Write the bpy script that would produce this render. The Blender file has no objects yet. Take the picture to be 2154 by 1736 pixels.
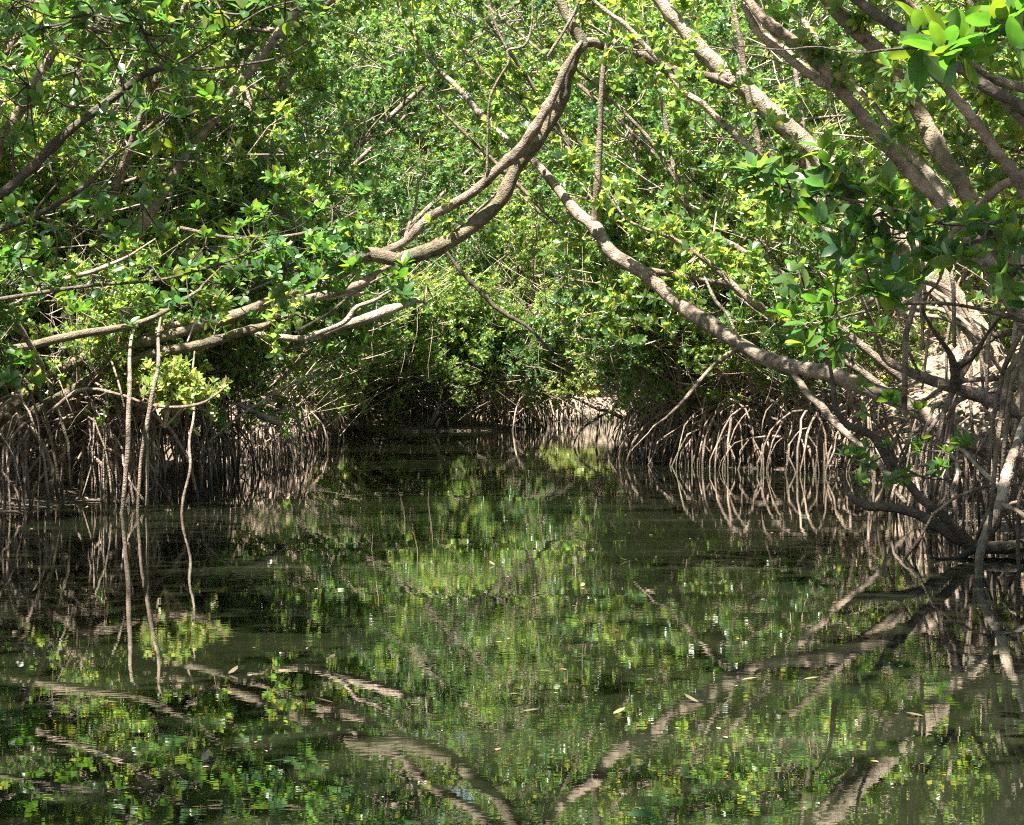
import bpy, math, random
import numpy as np
from mathutils import Matrix, Vector

random.seed(7)
rng = np.random.default_rng(11)
scene = bpy.context.scene
COL = scene.collection
R = math.radians

# ------------------------------------------------------------------ camera
EYE = 1.2
F = 4188.0            # focal length in pixels of a 2154 wide picture
cam_data = bpy.data.cameras.new('camera')
cam_data.sensor_width = 36.0
cam_data.lens = 36.0 * F / 2154.0
cam_data.clip_start = 0.1
cam_data.clip_end = 600.0
cam = bpy.data.objects.new('camera', cam_data)
COL.objects.link(cam)
cam.location = (0, 0, EYE)
cam.rotation_euler = (R(90) - math.atan(33.0 / F), 0, 0)
scene.camera = cam

# ------------------------------------------------------------------ sky, sun
SUN_EL, SUN_AZ = 64.0, 210.0     # azimuth clockwise from +Y: behind the camera, to the left
world = bpy.data.worlds.new('World')
scene.world = world
world.use_nodes = True
wn = world.node_tree.nodes; wl = world.node_tree.links
bg = wn['Background']
sky = wn.new('ShaderNodeTexSky')
sky.sky_type = 'NISHITA'
sky.sun_disc = False
sky.sun_elevation = R(SUN_EL)
sky.sun_rotation = R(SUN_AZ)
wl.new(sky.outputs[0], bg.inputs[0])
bg.inputs[1].default_value = 0.05
sd = bpy.data.lights.new('sun', 'SUN')
sd.energy = 5.0
sd.angle = R(0.45)
sd.color = (1.0, 0.93, 0.82)
sun = bpy.data.objects.new('sun', sd)
COL.objects.link(sun)
sv = Vector((math.sin(R(SUN_AZ)) * math.cos(R(SUN_EL)), math.cos(R(SUN_AZ)) * math.cos(R(SUN_EL)), math.sin(R(SUN_EL))))
sun.rotation_euler = sv.to_track_quat('Z', 'Y').to_euler()
scene.view_settings.view_transform = 'Standard'
scene.view_settings.look = 'None'
scene.view_settings.gamma = 1.0
scene.view_settings.exposure = 2.6
scene.cycles.max_bounces = 7
scene.cycles.diffuse_bounces = 2
scene.cycles.glossy_bounces = 3
scene.cycles.transmission_bounces = 3
scene.cycles.transparent_max_bounces = 4
scene.cycles.sample_clamp_indirect = 1.5
scene.cycles.use_denoising = False
scene.cycles.filter_width = 1.15

# ------------------------------------------------------------------ helpers
def W(px, py, d):
    """a place on the picture (2154 wide) at a distance d -> world point"""
    return np.array([(px - 1077.0) / F * d, d, EYE + (835.0 - py) / F * d])

def tag(o, label=None, cat=None, group=None, kind=None):
    if label: o['label'] = label
    if cat: o['category'] = cat
    if group: o['group'] = group
    if kind: o['kind'] = kind
    return o

class MB:
    """collects vertices and faces of one mesh"""
    def __init__(s):
        s.v = []; s.f = []; s.n = 0
    def add(s, verts, faces):
        verts = np.asarray(verts, dtype=np.float64).reshape(-1, 3)
        s.v.append(verts)
        s.f.append((np.asarray(faces, dtype=np.int64) + s.n))
        s.n += len(verts)
    def mesh(s, name, mat, smooth=True):
        me = bpy.data.meshes.new(name)
        if not s.v:
            return me
        v = np.concatenate(s.v)
        tri = [f.reshape(-1, 3) for f in s.f if f.shape[-1] == 3]
        quad = [f.reshape(-1, 4) for f in s.f if f.shape[-1] == 4]
        tri = np.concatenate(tri) if tri else np.zeros((0, 3), int)
        quad = np.concatenate(quad) if quad else np.zeros((0, 4), int)
        me.vertices.add(len(v)); me.vertices.foreach_set('co', v.ravel())
        loops = np.concatenate([tri.ravel(), quad.ravel()])
        me.loops.add(len(loops)); me.loops.foreach_set('vertex_index', loops.astype(np.int32))
        nt, nq = len(tri), len(quad)
        ls = np.concatenate([np.arange(nt) * 3, nt * 3 + np.arange(nq) * 4])
        me.polygons.add(nt + nq)
        me.polygons.foreach_set('loop_start', ls.astype(np.int32))
        me.update(calc_edges=True)
        if smooth:
            me.polygons.foreach_set('use_smooth', np.ones(nt + nq, dtype=bool))
        me.materials.append(mat)
        return me

def link(name, data, parent=None, loc=None):
    o = bpy.data.objects.new(name, data)
    COL.objects.link(o)
    if parent is not None: o.parent = parent
    if loc is not None: o.location = loc
    return o

def empty(name, loc=(0, 0, 0), rz=0.0, s=1.0):
    o = bpy.data.objects.new(name, None)
    o.empty_display_size = 0.2
    o.location = loc; o.rotation_euler = (0, 0, rz); o.scale = (s, s, s)
    COL.objects.link(o)
    return o

def smooth_path(P, r, per=5):
    P = np.asarray(P, float); r = np.asarray(r, float)
    n = len(P)
    if n < 3: per = max(per, 3)
    Q = np.vstack([2 * P[0] - P[1], P, 2 * P[-1] - P[-2]])
    out = []; rr = []
    for i in range(n - 1):
        p0, p1, p2, p3 = Q[i], Q[i + 1], Q[i + 2], Q[i + 3]
        for k in range(per):
            t = k / per
            out.append(0.5 * ((2 * p1) + (-p0 + p2) * t + (2 * p0 - 5 * p1 + 4 * p2 - p3) * t * t + (-p0 + 3 * p1 - 3 * p2 + p3) * t ** 3))
            rr.append(r[i] * (1 - t) + r[i + 1] * t)
    out.append(P[-1]); rr.append(r[-1])
    return np.array(out), np.array(rr)

def tube(mb, P, r, sides=6, wob=0.0, cap=True):
    P = np.asarray(P, float); r = np.asarray(r, float)
    n = len(P)
    T = np.gradient(P, axis=0)
    T /= (np.linalg.norm(T, axis=1)[:, None] + 1e-9)
    m = T.mean(axis=0)
    up = np.array([0, 0, 1.0]) if abs(m[2]) < 0.8 * np.linalg.norm(m) + 1e-6 else np.array([1.0, 0.2, 0])
    S = np.cross(T, up); S /= (np.linalg.norm(S, axis=1)[:, None] + 1e-9)
    U = np.cross(S, T)
    a = np.arange(sides) / sides * 2 * math.pi
    ca, sa = np.cos(a), np.sin(a)
    rad = r[:, None] * np.ones(sides)[None, :]
    if wob:
        nk = max(2, n // 3 + 1)
        slow = np.interp(np.linspace(0, nk - 1, n), np.arange(nk), rng.normal(size=nk))
        rad = rad * (1 + 1.6 * wob * slow[:, None]) * (1 + 0.6 * wob * rng.normal(size=rad.shape))
    V = P[:, None, :] + rad[:, :, None] * (ca[None, :, None] * S[:, None, :] + sa[None, :, None] * U[:, None, :])
    idx = np.arange(n * sides).reshape(n, sides)
    q = np.stack([idx[:-1], np.roll(idx[:-1], -1, 1), np.roll(idx[1:], -1, 1), idx[1:]], -1).reshape(-1, 4)
    V = V.reshape(-1, 3)
    if cap and r[-1] > 0.008:
        c = len(V)
        V = np.vstack([V, P[-1] + T[-1] * r[-1] * 0.5, P[0]])
        e = idx[-1]; b = idx[0]
        t1 = np.stack([e, np.roll(e, -1), np.full(sides, c)], -1)
        t2 = np.stack([np.roll(b, -1), b, np.full(sides, c + 1)], -1)
        n0 = mb.n
        mb.add(V, q)
        mb.f.append(np.concatenate([t1, t2]) + n0)
    else:
        mb.add(V, q)

# leaf templates: x width, y length, z out of the blade
LEAF8_V = np.array([[0, 0, 0], [-.42, .28, .10], [-.44, .70, .10], [0, 1, -.02], [.44, .70, .10], [.42, .28, .10], [0, .28, 0], [0, .70, 0]], float)
LEAF8_T = np.array([[0, 6, 1], [0, 5, 6], [7, 3, 2], [4, 3, 7]])
LEAF8_Q = np.array([[6, 7, 2, 1], [5, 4, 7, 6]])
LEAF4_V = np.array([[0, 0, 0], [-.42, .30, .10], [-.40, .72, .10], [0, 1, -.02], [.40, .72, .10], [.42, .30, .10]], float)
LEAF4_Q = np.array([[0, 3, 2, 1], [0, 5, 4, 3]])

def norm(a):
    return a / (np.linalg.norm(a, axis=-1, keepdims=True) + 1e-9)

def add_leaves(mb, O, D, N, L, Wd, fine, curl=None):
    """O origins, D directions, N blade normals (made orthogonal), L lengths, Wd widths"""
    D = norm(D); N = norm(N - D * (N * D).sum(1, keepdims=True)); S = np.cross(D, N)
    if curl is None: curl = rng.uniform(-0.05, 0.22, len(O))
    T = LEAF8_V if fine else LEAF4_V
    V = (O[:, None, :] + (T[None, :, 0] * Wd[:, None])[:, :, None] * S[:, None, :]
         + (T[None, :, 1] * L[:, None])[:, :, None] * D[:, None, :]
         + ((T[None, :, 2] * Wd[:, None]) - curl[:, None] * L[:, None] * T[None, :, 1] ** 2)[:, :, None] * N[:, None, :])
    k = len(T)
    off = (np.arange(len(O)) * k)[:, None, None]
    n0 = mb.n
    if fine:
        mb.add(V.reshape(-1, 3), (LEAF8_T[None] + off).reshape(-1, 3))
        mb.f.append((LEAF8_Q[None] + off).reshape(-1, 4) + n0)
    else:
        mb.add(V.reshape(-1, 3), (LEAF4_Q[None] + off).reshape(-1, 4))

def rosettes(P, A, size=0.11, nl=(6, 10)):
    """leaf whorls at points P with shoot axes A -> arrays for add_leaves"""
    O = []; D = []; N = []; L = []; Wd = []
    for p, a in zip(P, A):
        a = a / (np.linalg.norm(a) + 1e-9)
        u = np.cross(a, [0.3, 0.5, 0.81]); u /= np.linalg.norm(u) + 1e-9
        w = np.cross(a, u)
        k = rng.integers(nl[0], nl[1] + 1)
        ph = rng.uniform(0, 6.28)
        for i in range(k):
            th = ph + i * 2.4 + rng.normal() * 0.2
            tilt = 0.45 + 0.95 * (1 - i / k) + rng.normal() * 0.15      # outer leaves lie flatter
            rad = math.cos(th) * u + math.sin(th) * w
            d = math.cos(tilt) * a + math.sin(tilt) * rad
            nrm = math.cos(tilt) * rad * -1 + math.sin(tilt) * a
            O.append(p - a * 0.25 * size * (1 - i / k) + rad * 0.006)
            D.append(d + rng.normal(size=3) * 0.10); N.append(nrm + rng.normal(size=3) * 0.22)
            l = size * rng.uniform(0.62, 1.18)
            L.append(l); Wd.append(l * rng.uniform(0.44, 0.62))
    return (np.array(O), np.array(D), np.array(N), np.array(L), np.array(Wd))

# ------------------------------------------------------------------ materials
def new_mat(name):
    m = bpy.data.materials.new(name); m.use_nodes = True
    nt = m.node_tree; nt.nodes.clear()
    out = nt.nodes.new('ShaderNodeOutputMaterial')
    return m, nt.nodes, nt.links, out

def ramp(nodes, stops, interp='LINEAR'):
    n = nodes.new('ShaderNodeValToRGB'); cr = n.color_ramp; cr.interpolation = interp
    while len(cr.elements) < len(stops): cr.elements.new(0.5)
    for e, (p, c) in zip(cr.elements, stops):
        e.position = p; e.color = (c[0], c[1], c[2], 1)
    return n

def leaf_mat(name, stops, trans, tr_col, rough=0.38, rib=False, obj_random=False):
    m, N, L, out = new_mat(name)
    g = N.new('ShaderNodeNewGeometry')
    oi = N.new('ShaderNodeObjectInfo')
    rp = ramp(N, stops)
    rnd = g.outputs['Random Per Island']
    if obj_random:
        L.new(oi.outputs['Random'], rp.inputs[0])
    else:
        L.new(rnd, rp.inputs[0])
    tc = N.new('ShaderNodeTexCoord')
    nz = N.new('ShaderNodeTexNoise'); nz.inputs['Scale'].default_value = 1.1; nz.inputs['Detail'].default_value = 2
    L.new(tc.outputs['Object'], nz.inputs['Vector'])
    mr = N.new('ShaderNodeMapRange'); mr.inputs[1].default_value = 0.35; mr.inputs[2].default_value = 0.68
    mr.inputs[3].default_value = 0.72; mr.inputs[4].default_value = 1.3
    L.new(nz.outputs[0], mr.inputs[0])
    mul = N.new('ShaderNodeMix'); mul.data_type = 'RGBA'; mul.blend_type = 'MULTIPLY'; mul.inputs[0].default_value = 1
    cmb = N.new('ShaderNodeCombineXYZ')
    for i in range(3): L.new(mr.outputs[0], cmb.inputs[i])
    L.new(rp.outputs[0], mul.inputs[6]); L.new(cmb.outputs[0], mul.inputs[7])
    col = mul.outputs[2]
    if rib:
        uv = N.new('ShaderNodeTexCoord'); sx = N.new('ShaderNodeSeparateXYZ'); L.new(uv.outputs['UV'], sx.inputs[0])
        ab = N.new('ShaderNodeMath'); ab.operation = 'ABSOLUTE'
        L.new(sx.outputs[0], ab.inputs[0])
        lt = N.new('ShaderNodeMapRange'); lt.inputs[1].default_value = 0.02; lt.inputs[2].default_value = 0.07
        lt.inputs[3].default_value = 0.6; lt.inputs[4].default_value = 0.0
        L.new(ab.outputs[0], lt.inputs[0])
        mx = N.new('ShaderNodeMix'); mx.data_type = 'RGBA'
        L.new(lt.outputs[0], mx.inputs[0]); L.new(col, mx.inputs[6]); mx.inputs[7].default_value = (0.16, 0.22, 0.06, 1)
        col = mx.outputs[2]
    # underside of the blade is paler
    mb_ = N.new('ShaderNodeMix'); mb_.data_type = 'RGBA'
    ml = N.new('ShaderNodeMath'); ml.operation = 'MULTIPLY'; ml.inputs[1].default_value = 0.35
    L.new(g.outputs['Backfacing'], ml.inputs[0]); L.new(ml.outputs[0], mb_.inputs[0])
    L.new(col, mb_.inputs[6]); mb_.inputs[7].default_value = (0.10, 0.13, 0.05, 1)
    p = N.new('ShaderNodeBsdfPrincipled')
    L.new(mb_.outputs[2], p.inputs['Base Color'])
    p.inputs['Roughness'].default_value = rough
    p.inputs['Specular IOR Level'].default_value = 0.5
    t = N.new('ShaderNodeBsdfTranslucent')
    tm = N.new('ShaderNodeMix'); tm.data_type = 'RGBA'; tm.blend_type = 'MULTIPLY'; tm.inputs[0].default_value = 1
    tm.inputs[6].default_value = (*tr_col, 1); L.new(cmb.outputs[0], tm.inputs[7])
    yr = ramp(N, [(0.0, (0.55, 0.85, 1.0)), (0.5, (0.85, 0.95, 0.9)), (0.8, (1.25, 1.05, 0.8)), (1.0, (1.7, 1.1, 0.7))])
    rn = N.new('ShaderNodeMath'); rn.operation = 'FRACT'; r7 = N.new('ShaderNodeMath'); r7.operation = 'MULTIPLY'; r7.inputs[1].default_value = 7.31
    L.new(oi.outputs['Random'] if obj_random else rnd, r7.inputs[0]); L.new(r7.outputs[0], rn.inputs[0]); L.new(rn.outputs[0], yr.inputs[0])
    tm2 = N.new('ShaderNodeMix'); tm2.data_type = 'RGBA'; tm2.blend_type = 'MULTIPLY'; tm2.inputs[0].default_value = 1
    L.new(tm.outputs[2], tm2.inputs[6]); L.new(yr.outputs[0], tm2.inputs[7])
    L.new(tm2.outputs[2], t.inputs['Color'])
    ms = N.new('ShaderNodeMixShader'); ms.inputs[0].default_value = trans
    L.new(p.outputs[0], ms.inputs[1]); L.new(t.outputs[0], ms.inputs[2])
    L.new(ms.outputs[0], out.inputs[0])
    return m

GREENS = [(0.0, (0.036, 0.085, 0.036)), (0.45, (0.056, 0.118, 0.042)), (0.75, (0.09, 0.155, 0.042)), (0.91, (0.16, 0.20, 0.04)),
          (0.97, (0.30, 0.27, 0.03)), (1.0, (0.22, 0.12, 0.05))]
M_LEAF = leaf_mat('mangrove_leaf', GREENS, 0.48, (0.42, 0.60, 0.09), 0.28)
M_LEAF_DEEP = leaf_mat('deep_green_leaf', [(0.0, (0.026, 0.070, 0.034)), (0.6, (0.042, 0.098, 0.040)), (0.93, (0.07, 0.13, 0.035)), (1.0, (0.16, 0.17, 0.03))], 0.36, (0.26, 0.48, 0.07), 0.28)
M_LEAF_NEAR = leaf_mat('large_leaf', [(0.0, (0.022, 0.085, 0.025)), (0.6, (0.040, 0.115, 0.025)), (0.95, (0.08, 0.16, 0.02)), (1.0, (0.3, 0.28, 0.03))], 0.40, (0.22, 0.45, 0.03), 0.34, rib=True, obj_random=True)
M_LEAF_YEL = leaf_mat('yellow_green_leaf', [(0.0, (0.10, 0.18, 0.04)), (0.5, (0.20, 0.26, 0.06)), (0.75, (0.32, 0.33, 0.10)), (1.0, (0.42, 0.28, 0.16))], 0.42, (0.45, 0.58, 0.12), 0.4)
M_LITTER = leaf_mat('dry_leaf', [(0.0, (0.10, 0.06, 0.04)), (0.4, (0.24, 0.16, 0.11)), (0.75, (0.38, 0.29, 0.22)), (0.92, (0.38, 0.22, 0.09)), (1.0, (0.12, 0.18, 0.04))], 0.12, (0.4, 0.3, 0.15), 0.6)

def bark_mat(name, dark, light, scale=9.0, rough=0.75):
    m, N, L, out = new_mat(name)
    tc = N.new('ShaderNodeTexCoord')
    n1 = N.new('ShaderNodeTexNoise'); n1.inputs['Scale'].default_value = scale; n1.inputs['Detail'].default_value = 6; n1.inputs['Roughness'].default_value = 0.65
    n2 = N.new('ShaderNodeTexNoise'); n2.inputs['Scale'].default_value = 2.0; n2.inputs['Detail'].default_value = 3
    n3 = N.new('ShaderNodeTexNoise'); n3.inputs['Scale'].default_value = 60; n3.inputs['Detail'].default_value = 3
    for n in (n1, n2, n3): L.new(tc.outputs['Object'], n.inputs['Vector'])
    r1 = ramp(N, [(0.30, dark), (0.5, tuple(0.5 * (a + b) for a, b in zip(dark, light))), (0.66, light)])
    L.new(n1.outputs[0], r1.inputs[0])
    mx = N.new('ShaderNodeMix'); mx.data_type = 'RGBA'; mx.blend_type = 'MULTIPLY'; mx.inputs[0].default_value = 1
    r2 = ramp(N, [(0.35, (0.75, 0.78, 0.72)), (0.65, (1.15, 1.1, 1.08))])
    L.new(n2.outputs[0], r2.inputs[0])
    L.new(r1.outputs[0], mx.inputs[6]); L.new(r2.outputs[0], mx.inputs[7])
    # pale lichen blotches with hard edges, dark knots and rings
    n4 = N.new('ShaderNodeTexNoise'); n4.inputs['Scale'].default_value = 5.5; n4.inputs['Detail'].default_value = 5; n4.inputs['Distortion'].default_value = 0.6
    L.new(tc.outputs['Object'], n4.inputs['Vector'])
    lm = ramp(N, [(0.60, (0, 0, 0)), (0.64, (1, 1, 1))]); L.new(n4.outputs[0], lm.inputs[0])
    lf_ = N.new('ShaderNodeMath'); lf_.operation = 'MULTIPLY'; lf_.inputs[1].default_value = 0.55; L.new(lm.outputs[0], lf_.inputs[0])
    m4 = N.new('ShaderNodeMix'); m4.data_type = 'RGBA'; L.new(lf_.outputs[0], m4.inputs[0]); L.new(mx.outputs[2], m4.inputs[6])
    m4.inputs[7].default_value = (min(1, light[0] * 1.15), min(1, light[1] * 1.25), min(1, light[2] * 1.2), 1)
    v4 = N.new('ShaderNodeTexVoronoi'); v4.inputs['Scale'].default_value = 7.0; L.new(tc.outputs['Object'], v4.inputs['Vector'])
    km = ramp(N, [(0.10, (0.35, 0.33, 0.3)), (0.22, (1, 1, 1))]); L.new(v4.outputs['Distance'], km.inputs[0])
    m5 = N.new('ShaderNodeMix'); m5.data_type = 'RGBA'; m5.blend_type = 'MULTIPLY'; m5.inputs[0].default_value = 1
    L.new(m4.outputs[2], m5.inputs[6]); L.new(km.outputs[0], m5.inputs[7])
    # tide stain: bark that the water reaches is dark with mud and algae
    ge = N.new('ShaderNodeNewGeometry'); sz = N.new('ShaderNodeSeparateXYZ'); L.new(ge.outputs['Position'], sz.inputs[0])
    tn = N.new('ShaderNodeMath'); tn.operation = 'MULTIPLY_ADD'; tn.inputs[1].default_value = -0.5; L.new(n2.outputs[0], tn.inputs[0]); L.new(sz.outputs[2], tn.inputs[2])
    td = N.new('ShaderNodeMapRange'); td.inputs[1].default_value = -0.16; td.inputs[2].default_value = 0.10; td.inputs[3].default_value = 0.75; td.inputs[4].default_value = 0.0
    L.new(tn.outputs[0], td.inputs[0])
    m6 = N.new('ShaderNodeMix'); m6.data_type = 'RGBA'; L.new(td.outputs[0], m6.inputs[0]); L.new(m5.outputs[2], m6.inputs[6]); m6.inputs[7].default_value = (0.04, 0.034, 0.022, 1)
    p = N.new('ShaderNodeBsdfPrincipled'); p.inputs['Roughness'].default_value = rough
    p.inputs['Specular IOR Level'].default_value = 0.3
    L.new(m6.outputs[2], p.inputs['Base Color'])
    b = N.new('ShaderNodeBump'); b.inputs['Strength'].default_value = 0.9; b.inputs['Distance'].default_value = 0.03
    ad = N.new('ShaderNodeMath'); ad.operation = 'ADD'
    L.new(n1.outputs[0], ad.inputs[0]); L.new(n3.outputs[0], ad.inputs[1])
    L.new(ad.outputs[0], b.inputs['Height']); L.new(b.outputs[0], p.inputs['Normal'])
    L.new(p.outputs[0], out.inputs[0])
    return m

M_BARK = bark_mat('mangrove_bark', (0.055, 0.042, 0.032), (0.30, 0.235, 0.19))
M_BARK_DARK = bark_mat('dark_bark', (0.035, 0.028, 0.022), (0.11, 0.09, 0.072))  # same bark pattern in a darker tone
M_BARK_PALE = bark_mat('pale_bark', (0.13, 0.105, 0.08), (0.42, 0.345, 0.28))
M_BARK_OLIVE = bark_mat('lichen_bark', (0.05, 0.042, 0.027), (0.20, 0.165, 0.115))
M_TWIG = bark_mat('twig_bark', (0.22, 0.17, 0.135), (0.54, 0.44, 0.365), 14)
M_ROOT = bark_mat('root_bark', (0.06, 0.045, 0.035), (0.33, 0.255, 0.21), 5)

# ------------------------------------------------------------------ channel, ground, water
LY = np.array([-40, -10, 10, 20, 22, 30, 48, 60, 67, 72, 78, 92, 100, 200.])
LX = np.array([-9, -7.5, -6.2, -5.3, -4.2, -4.3, -4.9, -5.6, -4.6, 0.6, 1.0, 0.4, 0.8, 0.8])
RY = np.array([-40, -10, 8, 12.7, 16, 20, 27, 31, 33.5, 37, 45, 53, 57, 70, 90, 100, 200.])
RX = np.array([8, 6, 3.6, 3.5, 4.0, 4.2, 5.6, 5.2, 3.6, 2.2, 2.5, 2.8, 4.4, 6.0, 5.6, 5.0, 5.0])
END_Y = 97.0

def bank_dist(x, y):
    """metres inland of the water's edge (negative over water)"""
    d = np.maximum(np.interp(y, LY, LX) - x, x - np.interp(y, RY, RX))
    return np.maximum(d, (y - END_Y))

def fnoise(x, y):
    return (np.sin(x * 1.7 + y * 0.9) * np.sin(y * 1.3 - x * 0.6 + 1.0) * 0.5 + np.sin(x * 3.9 - 1.0 + y * 1.1) * np.sin(y * 4.3 + x) * 0.25 + np.sin(x * 0.35 + 2) * np.sin(y * 0.28) * 0.8)

def ground_z(x, y):
    d = bank_dist(x, y)
    right = np.clip((x - 2) / 3.0, 0, 1)
    slope = 0.24 + 0.20 * right
    z = np.where(d < 0, np.maximum(-0.8, d * 0.5 - 0.03), np.where(d < 1.6, -0.03 + d * 0.1, 0.13 + (d - 1.6) * slope))
    z = np.where(z > 9, 9 + (z - 9) * 0.55, z)
    return z + fnoise(x, y) * np.clip(0.05 + d * 0.04, 0.0, 0.5) * (d > 0)

def grid_mesh(xs, ys, zf):
    X, Y = np.meshgrid(xs, ys)
    Z = zf(X, Y)
    mb = MB()
    nx, ny = len(xs), len(ys)
    idx = np.arange(nx * ny).reshape(ny, nx)
    q = np.stack([idx[:-1, :-1], idx[:-1, 1:], idx[1:, 1:], idx[1:, :-1]], -1).reshape(-1, 4)
    mb.add(np.stack([X, Y, Z], -1).reshape(-1, 3), q)
    return mb

m, N, L, out = new_mat('leaf_strewn_mud')
tc = N.new('ShaderNodeTexCoord')
v1 = N.new('ShaderNodeTexVoronoi'); v1.inputs['Scale'].default_value = 9.0
v2 = N.new('ShaderNodeTexNoise'); v2.inputs['Scale'].default_value = 1.2; v2.inputs['Detail'].default_value = 5
L.new(tc.outputs['Object'], v1.inputs['Vector']); L.new(tc.outputs['Object'], v2.inputs['Vector'])
sp = N.new('ShaderNodeSeparateColor'); L.new(v1.outputs['Color'], sp.inputs[0])
rp = ramp(N, [(0.0, (0.07, 0.05, 0.035)), (0.4, (0.12, 0.088, 0.063)), (0.85, (0.26, 0.195, 0.15)), (1.0, (0.28, 0.18, 0.08))])
L.new(sp.outputs[0], rp.inputs[0])
geo = N.new('ShaderNodeNewGeometry'); sx = N.new('ShaderNodeSeparateXYZ'); L.new(geo.outputs['Position'], sx.inputs[0])
wet = N.new('ShaderNodeMapRange'); wet.inputs[1].default_value = 0.10; wet.inputs[2].default_value = 0.45
ad = N.new('ShaderNodeMath'); ad.operation = 'MULTIPLY_ADD'; ad.inputs[1].default_value = 0.3
L.new(v2.outputs[0], ad.inputs[0]); L.new(sx.outputs[2], ad.inputs[2])
L.new(ad.outputs[0], wet.inputs[0])
mx = N.new('ShaderNodeMix'); mx.data_type = 'RGBA'
L.new(wet.outputs[0], mx.inputs[0]); mx.inputs[6].default_value = (0.045, 0.036, 0.026, 1); L.new(rp.outputs[0], mx.inputs[7])
p = N.new('ShaderNodeBsdfPrincipled'); p.inputs['Roughness'].default_value = 0.8
L.new(mx.outputs[2], p.inputs['Base Color'])
b = N.new('ShaderNodeBump'); b.inputs['Distance'].default_value = 0.04; L.new(v1.outputs['Distance'], b.inputs['Height']); L.new(b.outputs[0], p.inputs['Normal'])
L.new(p.outputs[0], out.inputs[0])
M_MUD = m

xs = np.concatenate([np.arange(-90, -16, 3.0), np.arange(-16, 18, 0.35), np.arange(18, 93, 3.0)])
ys = np.concatenate([np.arange(-60, 4, 3.0), np.arange(4, 60, 0.45), np.arange(60, 112, 0.9), np.arange(112, 230, 4.0)])
g = link('mud_bank', grid_mesh(xs, ys, ground_z).mesh('mud_bank', M_MUD))
tag(g, 'brown leaf-strewn mud banks rising on both sides of the channel', kind='structure')

m, N, L, out = new_mat('murky_water')
tc = N.new('ShaderNodeTexCoord')
def wnoise(scale, sxy, detail, rough=0.5):
    mp = N.new('ShaderNodeMapping'); mp.inputs['Scale'].default_value = (sxy[0], sxy[1], 1)
    L.new(tc.outputs['Object'], mp.inputs['Vector'])
    n = N.new('ShaderNodeTexNoise'); n.inputs['Scale'].default_value = scale; n.inputs['Detail'].default_value = detail
    n.inputs['Roughness'].default_value = rough
    L.new(mp.outputs[0], n.inputs['Vector'])
    return n.outputs[0]
w1 = wnoise(15.0, (0.45, 1.0), 2.0)
w2 = wnoise(1.3, (0.6, 1.0), 1.0)
amp = wnoise(0.35, (0.6, 1.0), 2.0)
b1 = N.new('ShaderNodeBump'); b1.inputs['Strength'].default_value = 1.0; b1.inputs['Distance'].default_value = 0.00024
b2 = N.new('ShaderNodeBump'); b2.inputs['Strength'].default_value = 1.0; b2.inputs['Distance'].default_value = 0.0008
am = N.new('ShaderNodeMapRange'); am.inputs[1].default_value = 0.38; am.inputs[2].default_value = 0.62; am.inputs[3].default_value = 0.25; am.inputs[4].default_value = 1.0
L.new(amp, am.inputs[0]); L.new(am.outputs[0], b1.inputs['Strength'])
L.new(w1, b1.inputs['Height']); L.new(w2, b2.inputs['Height']); L.new(b2.outputs[0], b1.inputs['Normal'])
p = N.new('ShaderNodeBsdfPrincipled')
film = wnoise(0.7, (0.35, 1.6), 4.0, 0.6)
fr = ramp(N, [(0.45, (0.0050, 0.0068, 0.0030)), (0.64, (0.0100, 0.0125, 0.0062)), (0.80, (0.034, 0.037, 0.024))])
L.new(film, fr.inputs[0]); L.new(fr.outputs[0], p.inputs['Base Color'])
p.inputs['Roughness'].default_value = 0.0
p.inputs['IOR'].default_value = 1.40
L.new(b1.outputs[0], p.inputs['Normal'])
L.new(p.outputs[0], out.inputs[0])
M_WATER = m
wm = MB(); wm.add([(-60, -60, 0), (60, -60, 0), (60, 130, 0), (-60, 130, 0)], [(0, 1, 2, 3)])
tag(link('water', wm.mesh('water', M_WATER, False)), 'murky olive green channel water mirroring the mangroves', kind='structure')

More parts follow.
